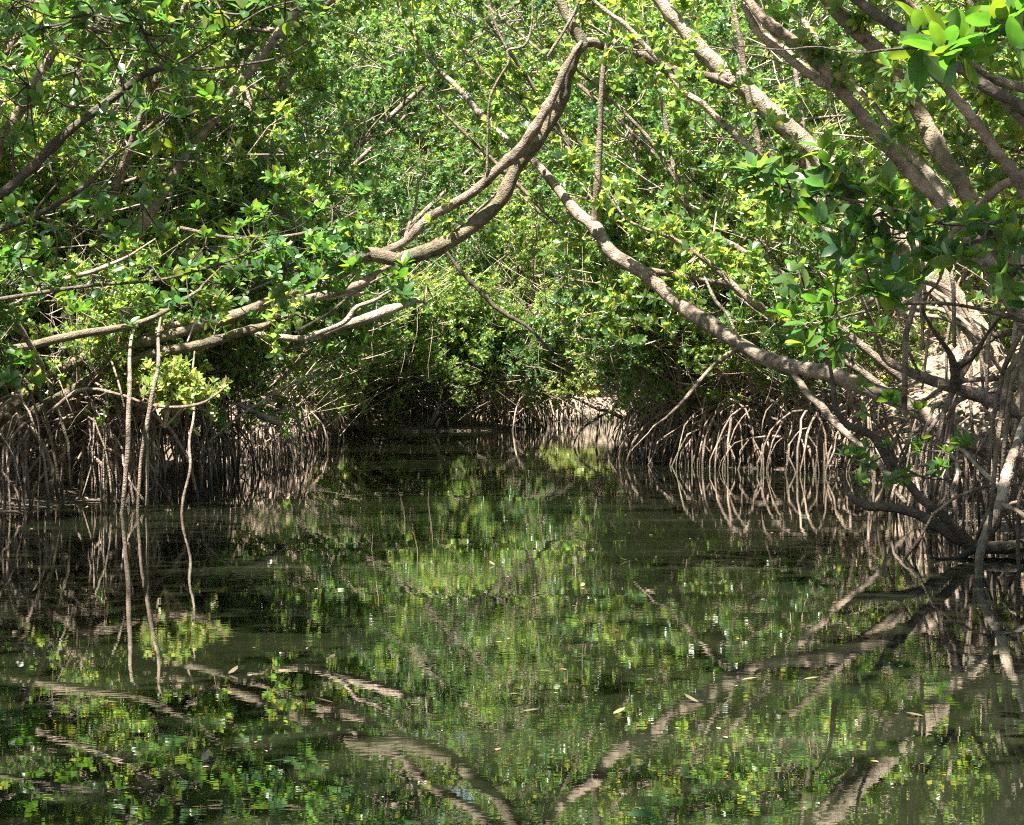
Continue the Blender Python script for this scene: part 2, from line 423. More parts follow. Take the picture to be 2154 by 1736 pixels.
# ------------------------------------------------------------------ foliage sprays on limbs
def spray(tw, lf, path, rad, n_sub, sub_len=(0.5, 1.2), n_twig=(4, 7), size=0.112, fine=False, t0=0.15, up=0.35, collect=None, bias=None, twig_sides=3):
    """side branches, twigs and leaf whorls along a limb path"""
    path = np.asarray(path); n = len(path)
    P = []; A = []
    for k in range(n_sub):
        t = t0 + (1 - t0) * (k + rng.random()) / n_sub
        i = min(int(t * (n - 1)), n - 2); fr_ = t * (n - 1) - i
        o = path[i] * (1 - fr_) + path[i + 1] * fr_
        T = path[i + 1] - path[i]; T = T / (np.linalg.norm(T) + 1e-9)
        d = rng.normal(size=3); d -= T * d.dot(T) * 0.6; d = d / np.linalg.norm(d)
        d = d + T * 0.5 + np.array([0, 0, up])
        if bias is not None: d = d + bias
        d /= np.linalg.norm(d)
        ln = rng.uniform(*sub_len) * (1.15 - 0.5 * t)
        mid = o + d * ln * 0.5 + rng.normal(size=3) * ln * 0.08
        e = o + d * ln + np.array([0, 0, 0.05 * ln]) + rng.normal(size=3) * ln * 0.08
        r0 = min(0.019, max(0.007, 0.017 * ln))
        tube(tw, [o, mid, e], [r0, r0 * .7, r0 * .4], twig_sides, cap=False)
        m_ = rng.integers(n_twig[0], n_twig[1] + 1)
        for j in range(m_):
            u = 0.3 + 0.7 * (j + 0.6) / m_
            q = o * (1 - u) ** 2 + 2 * u * (1 - u) * mid + u * u * e if False else (o + (mid - o) * min(1, 2 * u) + (e - mid) * max(0, 2 * u - 1))
            dd = rng.normal(size=3) * 0.8 + d * 0.8 + np.array([0, 0, up]); dd /= np.linalg.norm(dd)
            l2 = rng.uniform(0.10, 0.34) * (0.7 + 0.4 * ln)
            q2 = q + dd * l2
            tube(tw, [q, q2], [0.0045, 0.003], 3, cap=False)
            P.append(q2); A.append(dd + np.array([0, 0, 0.35]))
            if rng.random() < 0.45:
                P.append(q + dd * l2 * 0.45); A.append(dd + rng.normal(size=3) * 0.8)
        P.append(e); A.append(d)
    if collect is not None:
        collect.append((np.array(P), np.array(A)))
    else:
        add_leaves(lf, *rosettes(P, A, size), fine)

def limb_path(o, az, el, ln, n=6, sag=0.10, curve=0.25):
    d = np.array([math.cos(az) * math.cos(el), math.sin(az) * math.cos(el), math.sin(el)])
    P = [np.array(o, float)]
    w = rng.normal(size=3) * curve
    for k in range(1, n):
        d = d + w / n + np.array([0, 0, 0.10 - sag * k / n]) / 1.0 + rng.normal(size=3) * 0.10
        d /= np.linalg.norm(d)
        P.append(P[-1] + d * ln / (n - 1))
    return np.array(P)

def root_path(z0, az, reach, depth=-0.35, start=0.04):
    n = 7; P = []
    k = rng.uniform(0.7, 1.3); wx = rng.normal() * 0.12
    for i in range(n):
        t = i / (n - 1)
        r = start + reach * math.sin(t * math.pi / 2) ** k
        z = depth + (z0 - depth) * math.cos(t * math.pi / 2) ** 0.85
        a = az + wx * t
        P.append([math.cos(a) * r + rng.normal() * 0.02, math.sin(a) * r + rng.normal() * 0.02, z])
    return np.array(P)

def make_tree(H, lean, n_limb, n_sub, fine, leafm, n_root, trunk_r=0.07, split=True, root_z=(0.5, 1.5), reach=(0.3, 1.4), nl=(6, 9)):
    """a stilt-rooted mangrove leaning to +X; returns list of (name, mesh, kind)"""
    parts = []
    n = 9; P = []
    ph = rng.uniform(0, 6.28)
    for i in range(n):
        t = i / (n - 1)
        P.append([lean * t ** 1.4 + 0.18 * math.sin(ph + 4 * t), 0.25 * math.sin(ph * 2 + 3.2 * t), 0.55 + (H - 0.55) * t ** 0.92])
    P = np.array(P); r = trunk_r * (1 - 0.8 * np.linspace(0, 1, n)) + 0.008
    Ps, rs = smooth_path(P, r, 3)
    tb = MB(); tube(tb, Ps, rs, 8 if fine else 6, 0.05)
    tw = MB(); lf = MB(); limbs = []
    for k in range(n_limb):
        t = 0.06 + 0.92 * (k + rng.random()) / n_limb
        i = min(int(t * (len(Ps) - 1)), len(Ps) - 2)
        ln = (3.3 * (1 - t) + 1.3 * t + rng.normal() * 0.4) * (H / 9) ** 0.5
        az = rng.normal() * 1.3 if rng.random() < 0.7 else rng.uniform(0, 6.28)
        LP = limb_path(Ps[i], az, R(rng.uniform(0, 42)), max(1.0, ln))
        lr = np.linspace(max(0.014, rs[i] * 0.55), 0.008, len(LP))
        mb = tb if not split else MB()
        LPs, lrs = smooth_path(LP, lr, 2)
        tube(mb, LPs, lrs, 5, 0.04)
        if split: limbs.append(mb)
        spray(tw, lf, LP, lr, n_sub, fine=fine, sub_len=(0.45, 1.1), t0=0.12)
    for k in range(64):       # leafless dead shoots
        i = rng.integers(0, len(Ps) - 2); az = rng.uniform(0, 6.28)
        LP = limb_path(Ps[i] + rng.normal(size=3) * 0.5, az, R(rng.uniform(-25, 70)), rng.uniform(0.7, 2.0), 5)
        tube(tw, LP, np.linspace(rng.uniform(0.006, 0.014), 0.004, 5), 4, cap=False)
    parts.append(('trunk', tb.mesh('trunk', M_BARK), None))
    for mb in limbs: parts.append(('limb', mb.mesh('limb', M_BARK), None))
    rb_all = MB()
    for k in range(n_root):
        rb = MB() if split else rb_all
        z0 = rng.uniform(*root_z)
        rp_ = root_path(z0, rng.uniform(0, 6.28), rng.uniform(*reach))
        rp_[:, 0] += lean * 0.02
        rr = np.linspace(rng.uniform(0.02, 0.034), rng.uniform(0.012, 0.02), len(rp_))
        tube(rb, rp_, rr, 5, 0.08)
        if rng.random() < 0.5:      # a root forks low down
            a = rng.uniform(0, 6.28); s_ = rp_[3]
            tube(rb, [s_, s_ + np.array([math.cos(a) * .2, math.sin(a) * .2, -.25]), [s_[0] + math.cos(a) * .28, s_[1] + math.sin(a) * .28, -0.35]], [0.014, 0.012, 0.010], 4, cap=False)
        if split: parts.append(('stilt_root', rb.mesh('stilt_root', M_ROOT), None))
    if not split: parts.append(('stilt_roots', rb_all.mesh('stilt_roots', M_ROOT), 'stuff'))
    parts.append(('twigs', tw.mesh('twigs', M_TWIG), 'stuff'))
    parts.append(('foliage', lf.mesh('foliage', leafm, False), 'stuff'))
    return parts

def make_arch(H, lean, n_limb, n_sub, leafm, t_lo=0.45):
    """a tall mangrove whose crown spreads high over the channel on +X"""
    n = 10; P = []
    ph = rng.uniform(0, 6.28)
    for i in range(n):
        t = i / (n - 1)
        P.append([lean * t ** 1.25 + 0.15 * math.sin(ph + 5 * t), 0.35 * math.sin(ph * 2 + 3.0 * t), 0.8 + (H - 0.8) * t ** 0.8])
    P = np.array(P); r = 0.068 * (1 - 0.8 * np.linspace(0, 1, n)) + 0.008
    Ps, rs = smooth_path(P, r, 3)
    tb = MB(); tube(tb, Ps, rs, 7, 0.05); tw = MB(); lf = MB()
    parts = []
    for k in range(n_limb):
        t = t_lo + (0.98 - t_lo) * (k + rng.random()) / n_limb
        i = min(int(t * (len(Ps) - 1)), len(Ps) - 2)
        LP = limb_path(Ps[i], rng.uniform(0, 6.28), R(rng.uniform(-5, 35)), rng.uniform(1.8, 3.4))
        lr = np.linspace(max(0.016, rs[i] * 0.5), 0.008, len(LP))
        mb = MB(); LPs, lrs = smooth_path(LP, lr, 2); tube(mb, LPs, lrs, 5, 0.04)
        parts.append(('limb', mb.mesh('limb', M_BARK), None))
        spray(tw, lf, LP, lr, n_sub, fine=False, sub_len=(0.4, 1.0), t0=0.1, size=0.12)
    rb = MB()
    for k in range(16):
        tube(rb, root_path(rng.uniform(0.6, 1.8), rng.uniform(0, 6.28), rng.uniform(0.3, 1.3)), np.linspace(0.028, 0.015, 7), 5, 0.08)
    parts += [('trunk', tb.mesh('trunk', M_BARK), None), ('stilt_roots', rb.mesh('stilt_roots', M_ROOT), 'stuff'),
              ('twigs', tw.mesh('twigs', M_TWIG), 'stuff'), ('foliage', lf.mesh('foliage', leafm, False), 'stuff')]
    return parts

SUNV = np.array(sv)
GAPS = [(W(345, 830, 21.6), 2.3), (np.array([3.0, 96.5, 1.0]), 3.4), (W(2070, 700, 34), 1.7), (W(1640, 240, 25), 1.2), (np.array([-5.2, 46.0, 2.0]), 3.4), (np.array([-4.6, 35.0, 2.0]), 2.3), (np.array([-5.2, 60.0, 2.5]), 3.2), (np.array([-1.5, 71.0, 2.5]), 2.8)]
def in_gap(loc, rz, s, crown, rad):
    """does this crown stand in one of the canopy's sunny openings?"""
    c, sn = math.cos(rz), math.sin(rz)
    for cx, cz in crown:
        q = np.array([loc[0] + c * cx * s, loc[1] + sn * cx * s, loc[2] + cz * s])
        for t, r_ in GAPS:
            v = q - t; k = v.dot(SUNV)
            if k > 0.3 and np.linalg.norm(v - SUNV * k) < r_ + rad * s: return True
    return False

LOOK = {}; USED = set()
def where(x, y):
    left = x < np.interp(y, LY, LX) + 0.3
    d = float(bank_dist(x, y))
    row = 'at the waterline' if d < 1.2 else ('just back from the edge' if d < 4 else ('in the second row' if d < 9 else 'deep in the thicket'))
    if y > 95: return row + (' left of the far bend' if x < 0 else (' straight behind the far gap' if x < 6 else ' right of the far bend'))
    bl = [(16, 'left of the viewer'), (24, 'by the drop roots'), (32, 'behind the driftwood'), (45, 'past the driftwood'), (58, 'midway along the left bank'), (68, 'short of the far point'), (84, 'on the far point'), (99, 'beyond the far point')]
    br = [(16, 'right of the viewer'), (24, 'among the leaning trunks'), (31, 'behind the leaning trunks'), (38, 'over the sunlit root clump'), (48, 'past the sunlit root clump'), (58, 'by the dark forked limb'), (72, 'beyond the forked limb'), (99, 'right of the far gap')]
    for lim, t in (bl if left else br):
        if y < lim: return row + ' ' + t
    return row

def place(parts, loc, rz, s, label, group=None, cat='tree', name='mangrove_tree'):
    t = empty(name, loc, rz, s)
    if id(parts) in LOOK:
        label = LOOK[id(parts)] + ' ' + where(loc[0], loc[1])
        if label in USED:
            lean = math.sin(rz)
            label += ' tilting forward' if lean < -0.2 else (' tilting back' if lean > 0.2 else ' tilting sideways')
        USED.add(label)
        if cat == 'tree' : group = 'mangroves of the ' + ('far bend' if loc[1] > 95 else ('left bank' if loc[0] < np.interp(loc[1], LY, LX) + 0.3 else 'right bank'))
    tag(t, label, cat, group)
    for nm, me, kd in parts:
        o = link(nm, me, t)
        if kd: o['kind'] = kd
    return t

NEAR = [make_tree(9.0, 2.8, 16, 8, True, M_LEAF, 12),
        make_tree(7.0, 3.4, 14, 8, True, M_LEAF, 14),
        make_tree(8.0, 1.6, 16, 8, True, M_LEAF_DEEP, 12)]
FAR = [make_tree(10.5, 2.6, 18, 11, False, M_LEAF, 22, split=False),
       make_tree(8.0, 3.2, 17, 11, False, M_LEAF_DEEP, 26, split=False),
       make_tree(9.5, 1.4, 18, 11, False, M_LEAF, 22, split=False),
       make_tree(6.5, 2.4, 15, 11, False, M_LEAF_DEEP, 28, split=False)]

ARCH = [make_arch(9.5, 5.5, 9, 7, M_LEAF), make_arch(10.5, 4.0, 9, 7, M_LEAF), make_arch(9.0, 7.0, 9, 7, M_LEAF_DEEP)]
ARCHD = [make_arch(8.0, 3.6, 13, 10, M_LEAF), make_arch(8.5, 5.0, 14, 10, M_LEAF_DEEP)]
for p_, w_ in zip(ARCH + ARCHD, ['arching mangrove', 'tall arching mangrove', 'far-reaching dark arching mangrove', 'densely crowned mangrove', 'dark densely crowned mangrove']): LOOK[id(p_)] = w_
for i, (x, y) in enumerate([(5.2, -1.0), (6.0, 2.5), (5.0, 4.6), (6.2, 7.0), (4.9, 9.2), (6.0, 11.5), (5.6, 13.5), (7.4, 9.5), (7.6, 12.6), (7.0, 15.6), (8.2, 11.0), (-6.6, 4.0), (-6.8, 9.5)]):
    place(ARCHD[i % 2], (x, y, float(ground_z(x, y)) - 0.1), (0 if x < 0 else math.pi) + rng.normal() * 0.4, rng.uniform(0.85, 1.05),
          'tall mangrove beside the viewer on the %s whose crown shades the near water' % ('left' if x < 0 else 'right'), 'arching mangroves beside the viewer')
k_ = 0
for y in np.concatenate([np.arange(-4, 24, 2.4), np.arange(24, 92, 3.0)]):
    for side in (-1, 1):
        if side > 0 and y < 8: continue
        yy = y + rng.normal() * 0.6
        if 78 < yy: continue
        d_ = rng.uniform(0.8, 2.6)
        x = float(np.interp(yy, LY, LX) - d_ if side < 0 else np.interp(yy, RY, RX) + d_)
        if 67 < yy < 78 and side < 0: x = rng.uniform(-5, -1)
        rz_, s_ = (0 if side < 0 else math.pi) + rng.normal() * 0.35, rng.uniform(0.9, 1.12)
        if in_gap((x, yy, 0.2), rz_, s_, [((2.5, 6.5), (3.0, 7.5), (4.5, 7.0))[k_ % 3], (5.0, 9.0)], 0.9): k_ += 1; continue
        place(ARCHD[k_ // 2 % 2] if (yy < 24 and k_ % 2) else ARCH[k_ % 3], (x, yy, float(ground_z(x, yy)) - 0.1), rz_, s_,
              'tall mangrove of the %s bank whose crown arches high over the channel' % ('left' if side < 0 else 'right'), 'arching mangroves of the %s bank' % ('left' if side < 0 else 'right'))
        k_ += 1

for p_, w_ in zip(NEAR + FAR, ['tall broad mangrove', 'leaning low mangrove', 'upright dark-leaved mangrove', 'tall leafy mangrove', 'spreading dark-leaved mangrove', 'upright tall mangrove', 'short dense dark mangrove']): LOOK[id(p_)] = w_
BUSH = [make_tree(3.0, 1.6, 11, 8, True, M_LEAF, 5, 0.04), make_tree(2.4, 1.2, 10, 8, True, M_LEAF_DEEP, 5, 0.035), make_tree(3.6, 1.0, 12, 8, True, M_LEAF, 5, 0.045)]
def open_view(x, y):
    """the clearing through which the litter slope shows"""
    px = 1077 + F * x / y
    return (1900 < px < (2280 if y < 30 else 2180) and y < 37) or (250 < px < 440 and y < 23.5)
for p_, w_ in zip(BUSH, ['bushy young mangrove', 'squat dark young mangrove', 'upright young mangrove']): LOOK[id(p_)] = w_
def bush_row(side, ys, inland, sc, lab, grp, dz=0.0):
    for i, y in enumerate(ys):
        y = y + rng.normal() * 0.4; d_ = rng.uniform(*inland)
        x = float(np.interp(y, LY, LX) - d_ if side < 0 else np.interp(y, RY, RX) + d_)
        rz_, s_ = (0 if side < 0 else math.pi) + rng.normal() * 0.6, rng.uniform(*sc)
        if open_view(x, y) or in_gap((x, y, 0.3), rz_, s_, [(0.6, 1.8)], 0.5): continue
        place(BUSH[i % 3], (x, y, float(ground_z(x, y)) + dz + rng.uniform(0, 0.2)), rz_, s_, lab, grp, name='young_mangrove')
bush_row(-1, np.arange(23, 31, 1.1), (0.8, 2.4), (0.9, 1.3), 'low bushy mangrove with leaves hanging over the near left roots', 'bushy mangroves of the near left bank')
bush_row(-1, np.arange(30, 66, 1.7), (0.1, 1.2), (0.9, 1.4), 'low bushy mangrove skirting the water along the far left bank', 'bushy mangroves of the far left bank')
bush_row(1, np.arange(19, 36, 1.3), (1.2, 4.5), (1.0, 1.6), 'low bushy mangrove on the right bank among the bases of the leaning trunks', 'bushy mangroves under the leaning trunks')
bush_row(1, np.arange(36, 58, 1.6), (0.9, 1.9), (0.9, 1.4), 'low bushy mangrove topping the stilt roots of the right bank', 'bushy mangroves of the right bank')
bush_row(-1, np.arange(18.6, 30, 0.75), (0.0, 0.7), (0.42, 0.6), '', 'small leafy shoots on the near left roots', 0.55)
bush_row(1, np.arange(27, 37.5, 0.7), (0.1, 0.9), (0.45, 0.62), '', 'small leafy shoots on the right root clump', 0.75)
bush_row(-1, np.arange(17.5, 31, 1.0), (2.0, 4.5), (0.8, 1.3), '', 'bushy mangroves of the near left bank')
bush_row(-1, np.arange(58, 68, 2.0), (0.3, 3.5), (1.0, 1.5), '', 'bushy mangroves of the far left bank')
for i, (x, y) in enumerate([(-5.6, 65.6), (-5.1, 66.8), (-4.7, 68.0), (-4.2, 69.0), (-3.6, 69.8), (-3.0, 70.4), (-2.2, 70.8), (-6.0, 69.0), (-5.2, 71.0)]):
    place(BUSH[i % 3], (x, y, 0.02), rng.normal() * 1.0 - 0.6, rng.uniform(0.6, 0.95), '', 'bushy mangroves on the point', name='young_mangrove')
bush_row(-1, np.arange(70, 80, 1.6), (3.0, 7.5), (1.0, 1.5), '', 'bushy mangroves on the point')
for k in range(8):
    x = -5.0 + k * 0.8; y = 72.0 + rng.normal() * 0.5
    place(BUSH[k % 3], (x, y, 0.1), -1.2 + rng.normal() * 0.5, rng.uniform(1.0, 1.5), 'low bushy mangrove on the point left of the far gap', 'bushy mangroves on the point', name='young_mangrove')

# background forest: rows inland of both banks
cnt = 0
placed = []
def try_place(x, y, mind):
    for (a, b_) in placed:
        if (a - x) ** 2 + (b_ - y) ** 2 < mind * mind: return False
    placed.append((x, y)); return True

tries = 0
while tries < 9000:
    tries += 1
    y = 24 + (118 - 24) * rng.random() ** 0.8
    hw = 0.262 * y + 4.0
    x = rng.uniform(-hw - 2, hw)
    d = float(bank_dist(x, y))
    if d < 0.25 or d > 26: continue
    if (x > 0 and y < 31) or open_view(x, y) or (x > 0 and 36 < y < 60 and d < 1.3): continue
    if -12 < x < 9 and 84 < y < 100: continue            # sunny gap at the far bend
    if 7.5 < x < 12.5 and 33 < y < 44: continue           # open litter slope
    if x < 0 and y < 27 and d < 1.0: continue
    mind = 2.1 if d < 2.0 else (2.9 if x < 0 else 2.5) + 0.02 * d
    if not try_place(x, y, mind): continue
    z = float(ground_z(x, y))
    far = y > 36
    side = -1 if x < np.interp(y, LY, LX) + 0.01 else 1
    rz = (0 if side < 0 else math.pi) + rng.normal() * 0.5
    if y > 95: rz = -math.pi / 2 + rng.normal() * 0.7
    pool = FAR if far else NEAR
    s = rng.uniform(0.85, 1.25)
    if d > 6: s *= 1.15
    if y > 95: s *= 1.65
    if in_gap((x, y, z), rz, s, [(0.5, 3.0), (1.5, 6.0)], 0.8): continue
    pr = pool[rng.integers(len(pool))]
    if y > 95: lab, grp = 'mangrove tree in the leafy wall closing the far end of the channel', 'mangroves at the far end'
    elif side < 0 and d < 2.2: lab, grp = 'stilt-rooted mangrove leaning out from the left bank beyond the near thicket', 'mangroves along the left waterline'
    elif side < 0: lab, grp = 'mangrove standing back in the dense thicket behind the left bank', 'mangroves behind the left bank'
    elif d < 2.2: lab, grp = 'stilt-rooted mangrove leaning out from the right bank beyond the leaning trunks', 'mangroves along the right waterline'
    else: lab, grp = 'mangrove standing back in the dense thicket behind the right bank', 'mangroves behind the right bank'
    place(pr, (x, y, z - 0.08), rz, s, lab, grp)
    cnt += 1
for i, (x, y, s_) in enumerate([(-8.5, 79, 1.75), (-12.5, 84, 1.9), (-4.0, 101, 1.9), (-9, 104, 2.0), (-15, 100, 2.0), (1.5, 105, 2.0), (7.5, 103, 1.9), (13, 100, 2.0), (-1.5, 110, 2.1), (11, 78, 1.7), (17, 92, 1.9)]):
    place(FAR[i % 3], (x, y, float(ground_z(x, y)) - 0.1), rng.uniform(0, 6.28), s_, '')
print('forest trees', cnt)

# ------------------------------------------------------------------ trees traced by hand: (x, y, distance, width in pixels)
def hero_part(root, name, pts, mat, sides=12, per=6, wob=0.02):
    P = np.array([W(a, b_, d) for a, b_, d, w in pts]); r = np.array([w * 0.41 * d / F for a, b_, d, w in pts])
    Ps, rs = smooth_path(P, r, per)
    n = len(Ps)
    Ps = Ps + rng.normal(size=Ps.shape) * (rs[:, None] * 0.03)
    for k in range(n // 9):                 # knots and swollen scars
        c = rng.integers(1, n - 1); rs = rs * (1 + rng.uniform(0.10, 0.28) * np.exp(-((np.arange(n) - c) / 0.9) ** 2))
    if rs[-1] > 0.012:                      # limbs taper away into thin twigs
        T = Ps[-1] - Ps[-3]; T /= np.linalg.norm(T) + 1e-9
        ext = [Ps[-1] + (T + rng.normal(size=3) * 0.25) * 0.16 * (j + 1) for j in range(4)]
        Ps = np.vstack([Ps, ext]); rs = np.concatenate([rs, rs[-1] * np.array([0.72, 0.5, 0.3, 0.12])])
    mb = MB(); tube(mb, Ps - np.array(root.location), rs, sides, HERO_WOB[0])
    o = link(name, mb.mesh(name, mat), root)
    return Ps, rs, o

HERO_WOB = [0.02]
def hero(label, pts, mat=None, branches=(), foliage=(), base=None, cat='tree', name='mangrove_tree', group=None, roots=0, size=0.11, trunk_name='trunk', leafm=None):
    p0 = W(*pts[0][:3])
    root = empty(name, tuple(base if base is not None else p0))
    bpy.context.view_layer.update()
    tag(root, label, cat, group)
    mat = mat or M_BARK
    paths = [hero_part(root, trunk_name, pts, mat)[0]]
    for br in branches:
        m2 = mat
        if isinstance(br, tuple): br, m2 = br
        paths.append(hero_part(root, 'branch', br, m2, 7)[0])
    if foliage:
        tw = MB(); lf = MB()
        for (pi, n_sub, t0, sl, up) in foliage:
            P = paths[pi] - np.array(root.location)
            spray(tw, lf, P, None, n_sub, sub_len=sl, t0=t0, up=up, fine=True, size=size)
        o = link('twigs', tw.mesh('twigs', M_TWIG), root); o['kind'] = 'stuff'
        o = link('foliage', lf.mesh('foliage', leafm or M_LEAF, False), root); o['kind'] = 'stuff'
    for k in range(roots):
        mb = MB(); tube(mb, root_path(rng.uniform(0.6, 1.6), rng.uniform(0, 6.28), rng.uniform(0.4, 1.5)), np.linspace(0.03, 0.016, 7), 6, 0.08)
        link('stilt_root', mb.mesh('stilt_root', mat or M_ROOT), root)
    return root, paths

SL = (0.5, 1.3)
# long trunk leaning from the right bank right across to the middle
hero('long mangrove trunk leaning from the right bank up to the middle, upright branch halfway',
     [(2140, 985, 19.5, 46), (1990, 900, 19.6, 46), (1910, 852, 19.8, 44), (1835, 822, 20, 43), (1750, 788, 20.3, 41), (1664, 771, 20.6, 40), (1589, 744, 21, 38), (1493, 682, 21.4, 38), (1425, 638, 21.8, 37), (1357, 577, 22, 36), (1288, 533, 22.2, 34),
      (1251, 478, 22.5, 32), (1213, 447, 22.8, 26), (1152, 372, 23.2, 23), (1111, 328, 23.4, 20), (1066, 297, 23.8, 18), (1015, 246, 24, 17), (961, 184, 24.5, 11), (913, 137, 25, 7), (860, 60, 25.5, 5), (820, -30, 26, 4)],
     branches=[[(1252, 475, 22.5, 24), (1251, 461, 22.5, 22), (1256, 393, 22.4, 18), (1262, 273, 22.3, 15), (1266, 171, 22.2, 13), (1275, 100, 22.2, 10), (1290, 20, 22.2, 8), (1300, -60, 22.2, 7)],
               [(1340, 570, 22, 22), (1400, 575, 22.2, 18), (1470, 590, 22.6, 16), (1530, 600, 23, 14), (1600, 640, 23.4, 10)],
               [(1560, 728, 21.1, 14), (1500, 770, 21, 11), (1440, 840, 20.8, 8), (1400, 880, 20.6, 6)],
               [(1664, 775, 20.6, 22), (1700, 830, 20.4, 20), (1726, 853, 20.3, 20), (1753, 887, 20.2, 19), (1784, 915, 20, 18), (1850, 975, 19.8, 16), (1880, 1030, 19.6, 14)]],
     foliage=[(0, 8, 0.70, (0.2, 0.8), 0.3), (1, 5, 0.5, SL, 0.4), (2, 7, 0.2, (0.2, 0.7), 0.4)], roots=9)

# twin curved trunks from the left bank
hero('curved olive-brown trunk sweeping from the left up to a sharp bend at top centre',
     [(-80, 980, 21.5, 34), (30, 850, 21.6, 32), (170, 755, 21.8, 30), (320, 715, 22, 28), (480, 670, 22.4, 27), (620, 612, 22.8, 28), (700, 560, 23, 33), (776, 536, 23, 37), (838, 545, 23, 37), (913, 523, 23, 36), (981, 485, 23, 35), (1049, 427, 23, 35),
      (1084, 359, 23, 35), (1135, 290, 22.9, 33), (1179, 222, 22.8, 30), (1193, 164, 22.7, 30), (1213, 109, 22.6, 28), (1226, 94, 22.6, 30), (1207, 61, 22.6, 30), (1186, 20, 22.6, 26), (1165, -30, 22.6, 24), (1120, -110, 22.6, 18)],
     mat=M_BARK_OLIVE,
     branches=[([(1225, 92, 22.6, 22), (1245, 90, 22.7, 24), (1275, 99, 22.8, 24), (1340, 115, 23, 24), (1390, 140, 23.2, 26), (1435, 157, 23.5, 28), (1480, 162, 23.8, 30)], M_BARK),
               ([(1152, 120, 22.5, 7), (1190, 60, 22.5, 8), (1215, 10, 22.5, 8), (1225, -40, 22.5, 8)], M_BARK)],
     foliage=[(0, 6, 0.3, (0.3, 0.8), 0.3)], roots=6)
hero('slimmer sunlit trunk running just above and parallel to the curved olive trunk at centre',
     [(520, 668, 23.8, 5), (610, 632, 23.6, 10), (700, 590, 23.4, 16), (776, 545, 23.1, 22), (851, 509, 23, 23), (899, 461, 23, 22), (947, 434, 22.9, 25), (1002, 400, 22.8, 25), (1049, 355, 22.7, 26), (1094, 314, 22.6, 27), (1135, 253, 22.5, 24), (1166, 198, 22.5, 22), (1186, 150, 22.5, 20), (1207, 112, 22.5, 14)],
     mat=M_BARK, branches=[[(851, 509, 23, 9), (860, 475, 23.2, 9), (873, 440, 23.4, 8), (880, 380, 23.6, 7)],
                           [(1025, 372, 22.7, 8), (1026, 300, 22.6, 7), (1029, 219, 22.5, 7), (1043, 178, 22.5, 7), (1070, 133, 22.4, 7), (1068, 108, 22.4, 8), (1104, 96, 22.4, 6), (1118, 55, 22.4, 5), (1120, 0, 22.4, 4)],
                           [(1068, 108, 22.4, 6), (1045, 60, 22.4, 6), (1020, -20, 22.4, 5)]])

# fan of trunks in the upper right
hero('dark mottled trunk, thickest and steepest of the fan crossing the upper right corner',
     [(2420, 1010, 13, 66), (2300, 830, 13, 60), (2190, 660, 13, 52), (2108, 533, 13, 46), (2067, 468, 13, 44), (2013, 376, 13, 44), (1972, 314, 13.1, 44), (1938, 246, 13.2, 42), (1897, 181, 13.3, 41), (1852, 113, 13.4, 40), (1784, 51, 13.5, 38), (1739, 0, 13.6, 36), (1690, -70, 13.8, 32), (1600, -220, 14, 26)],
     mat=M_BARK_OLIVE, roots=5, foliage=[(0, 6, 0.35, (0.15, 0.45), 0.3)])
hero('brown trunk with sun-spotted bark, left neighbour of the dark steep trunk at upper right',
     [(2340, 960, 14.5, 46), (2230, 800, 14.5, 42), (2154, 680, 14.5, 38), (2060, 540, 14.5, 34), (1989, 444, 14.6, 32), (1937, 386, 14.7, 31), (1886, 335, 14.8, 31), (1852, 290, 14.9, 31), (1808, 239, 15, 32), (1760, 181, 15.1, 31), (1715, 130, 15.2, 30), (1664, 85, 15.3, 28), (1616, 51, 15.4, 26), (1572, 0, 15.5, 24), (1510, -90, 15.6, 20), (1400, -220, 16, 14)],
     branches=[([(1762, 190, 15.2, 22), (1735, 176, 15.3, 27), (1692, 147, 15.4, 29), (1647, 109, 15.5, 30), (1603, 75, 15.6, 27), (1575, 34, 15.6, 22), (1560, -30, 15.7, 18), (1530, -120, 15.8, 12)], M_BARK_PALE)],
     roots=4, foliage=[(0, 6, 0.35, (0.15, 0.45), 0.3), (1, 3, 0.8, SL, 0.4)])
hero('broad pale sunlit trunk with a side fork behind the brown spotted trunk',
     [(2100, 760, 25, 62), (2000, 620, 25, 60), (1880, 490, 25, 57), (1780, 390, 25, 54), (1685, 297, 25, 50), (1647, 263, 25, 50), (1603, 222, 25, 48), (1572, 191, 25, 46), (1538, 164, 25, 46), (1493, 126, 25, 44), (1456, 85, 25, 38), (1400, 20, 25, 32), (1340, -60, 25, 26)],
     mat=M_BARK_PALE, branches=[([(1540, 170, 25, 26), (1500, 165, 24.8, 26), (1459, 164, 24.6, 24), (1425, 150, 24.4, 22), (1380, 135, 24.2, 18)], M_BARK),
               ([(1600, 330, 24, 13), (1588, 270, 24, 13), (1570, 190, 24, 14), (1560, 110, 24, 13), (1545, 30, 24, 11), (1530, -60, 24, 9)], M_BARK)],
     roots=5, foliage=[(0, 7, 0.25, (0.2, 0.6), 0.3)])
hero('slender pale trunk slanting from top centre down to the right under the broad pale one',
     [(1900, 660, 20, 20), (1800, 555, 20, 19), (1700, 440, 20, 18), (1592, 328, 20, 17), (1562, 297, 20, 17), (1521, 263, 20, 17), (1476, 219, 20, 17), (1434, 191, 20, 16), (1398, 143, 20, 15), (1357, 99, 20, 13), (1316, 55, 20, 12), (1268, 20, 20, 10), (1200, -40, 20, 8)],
     mat=M_BARK_PALE, roots=3, foliage=[(0, 10, 0.15, (0.2, 0.7), 0.3)])
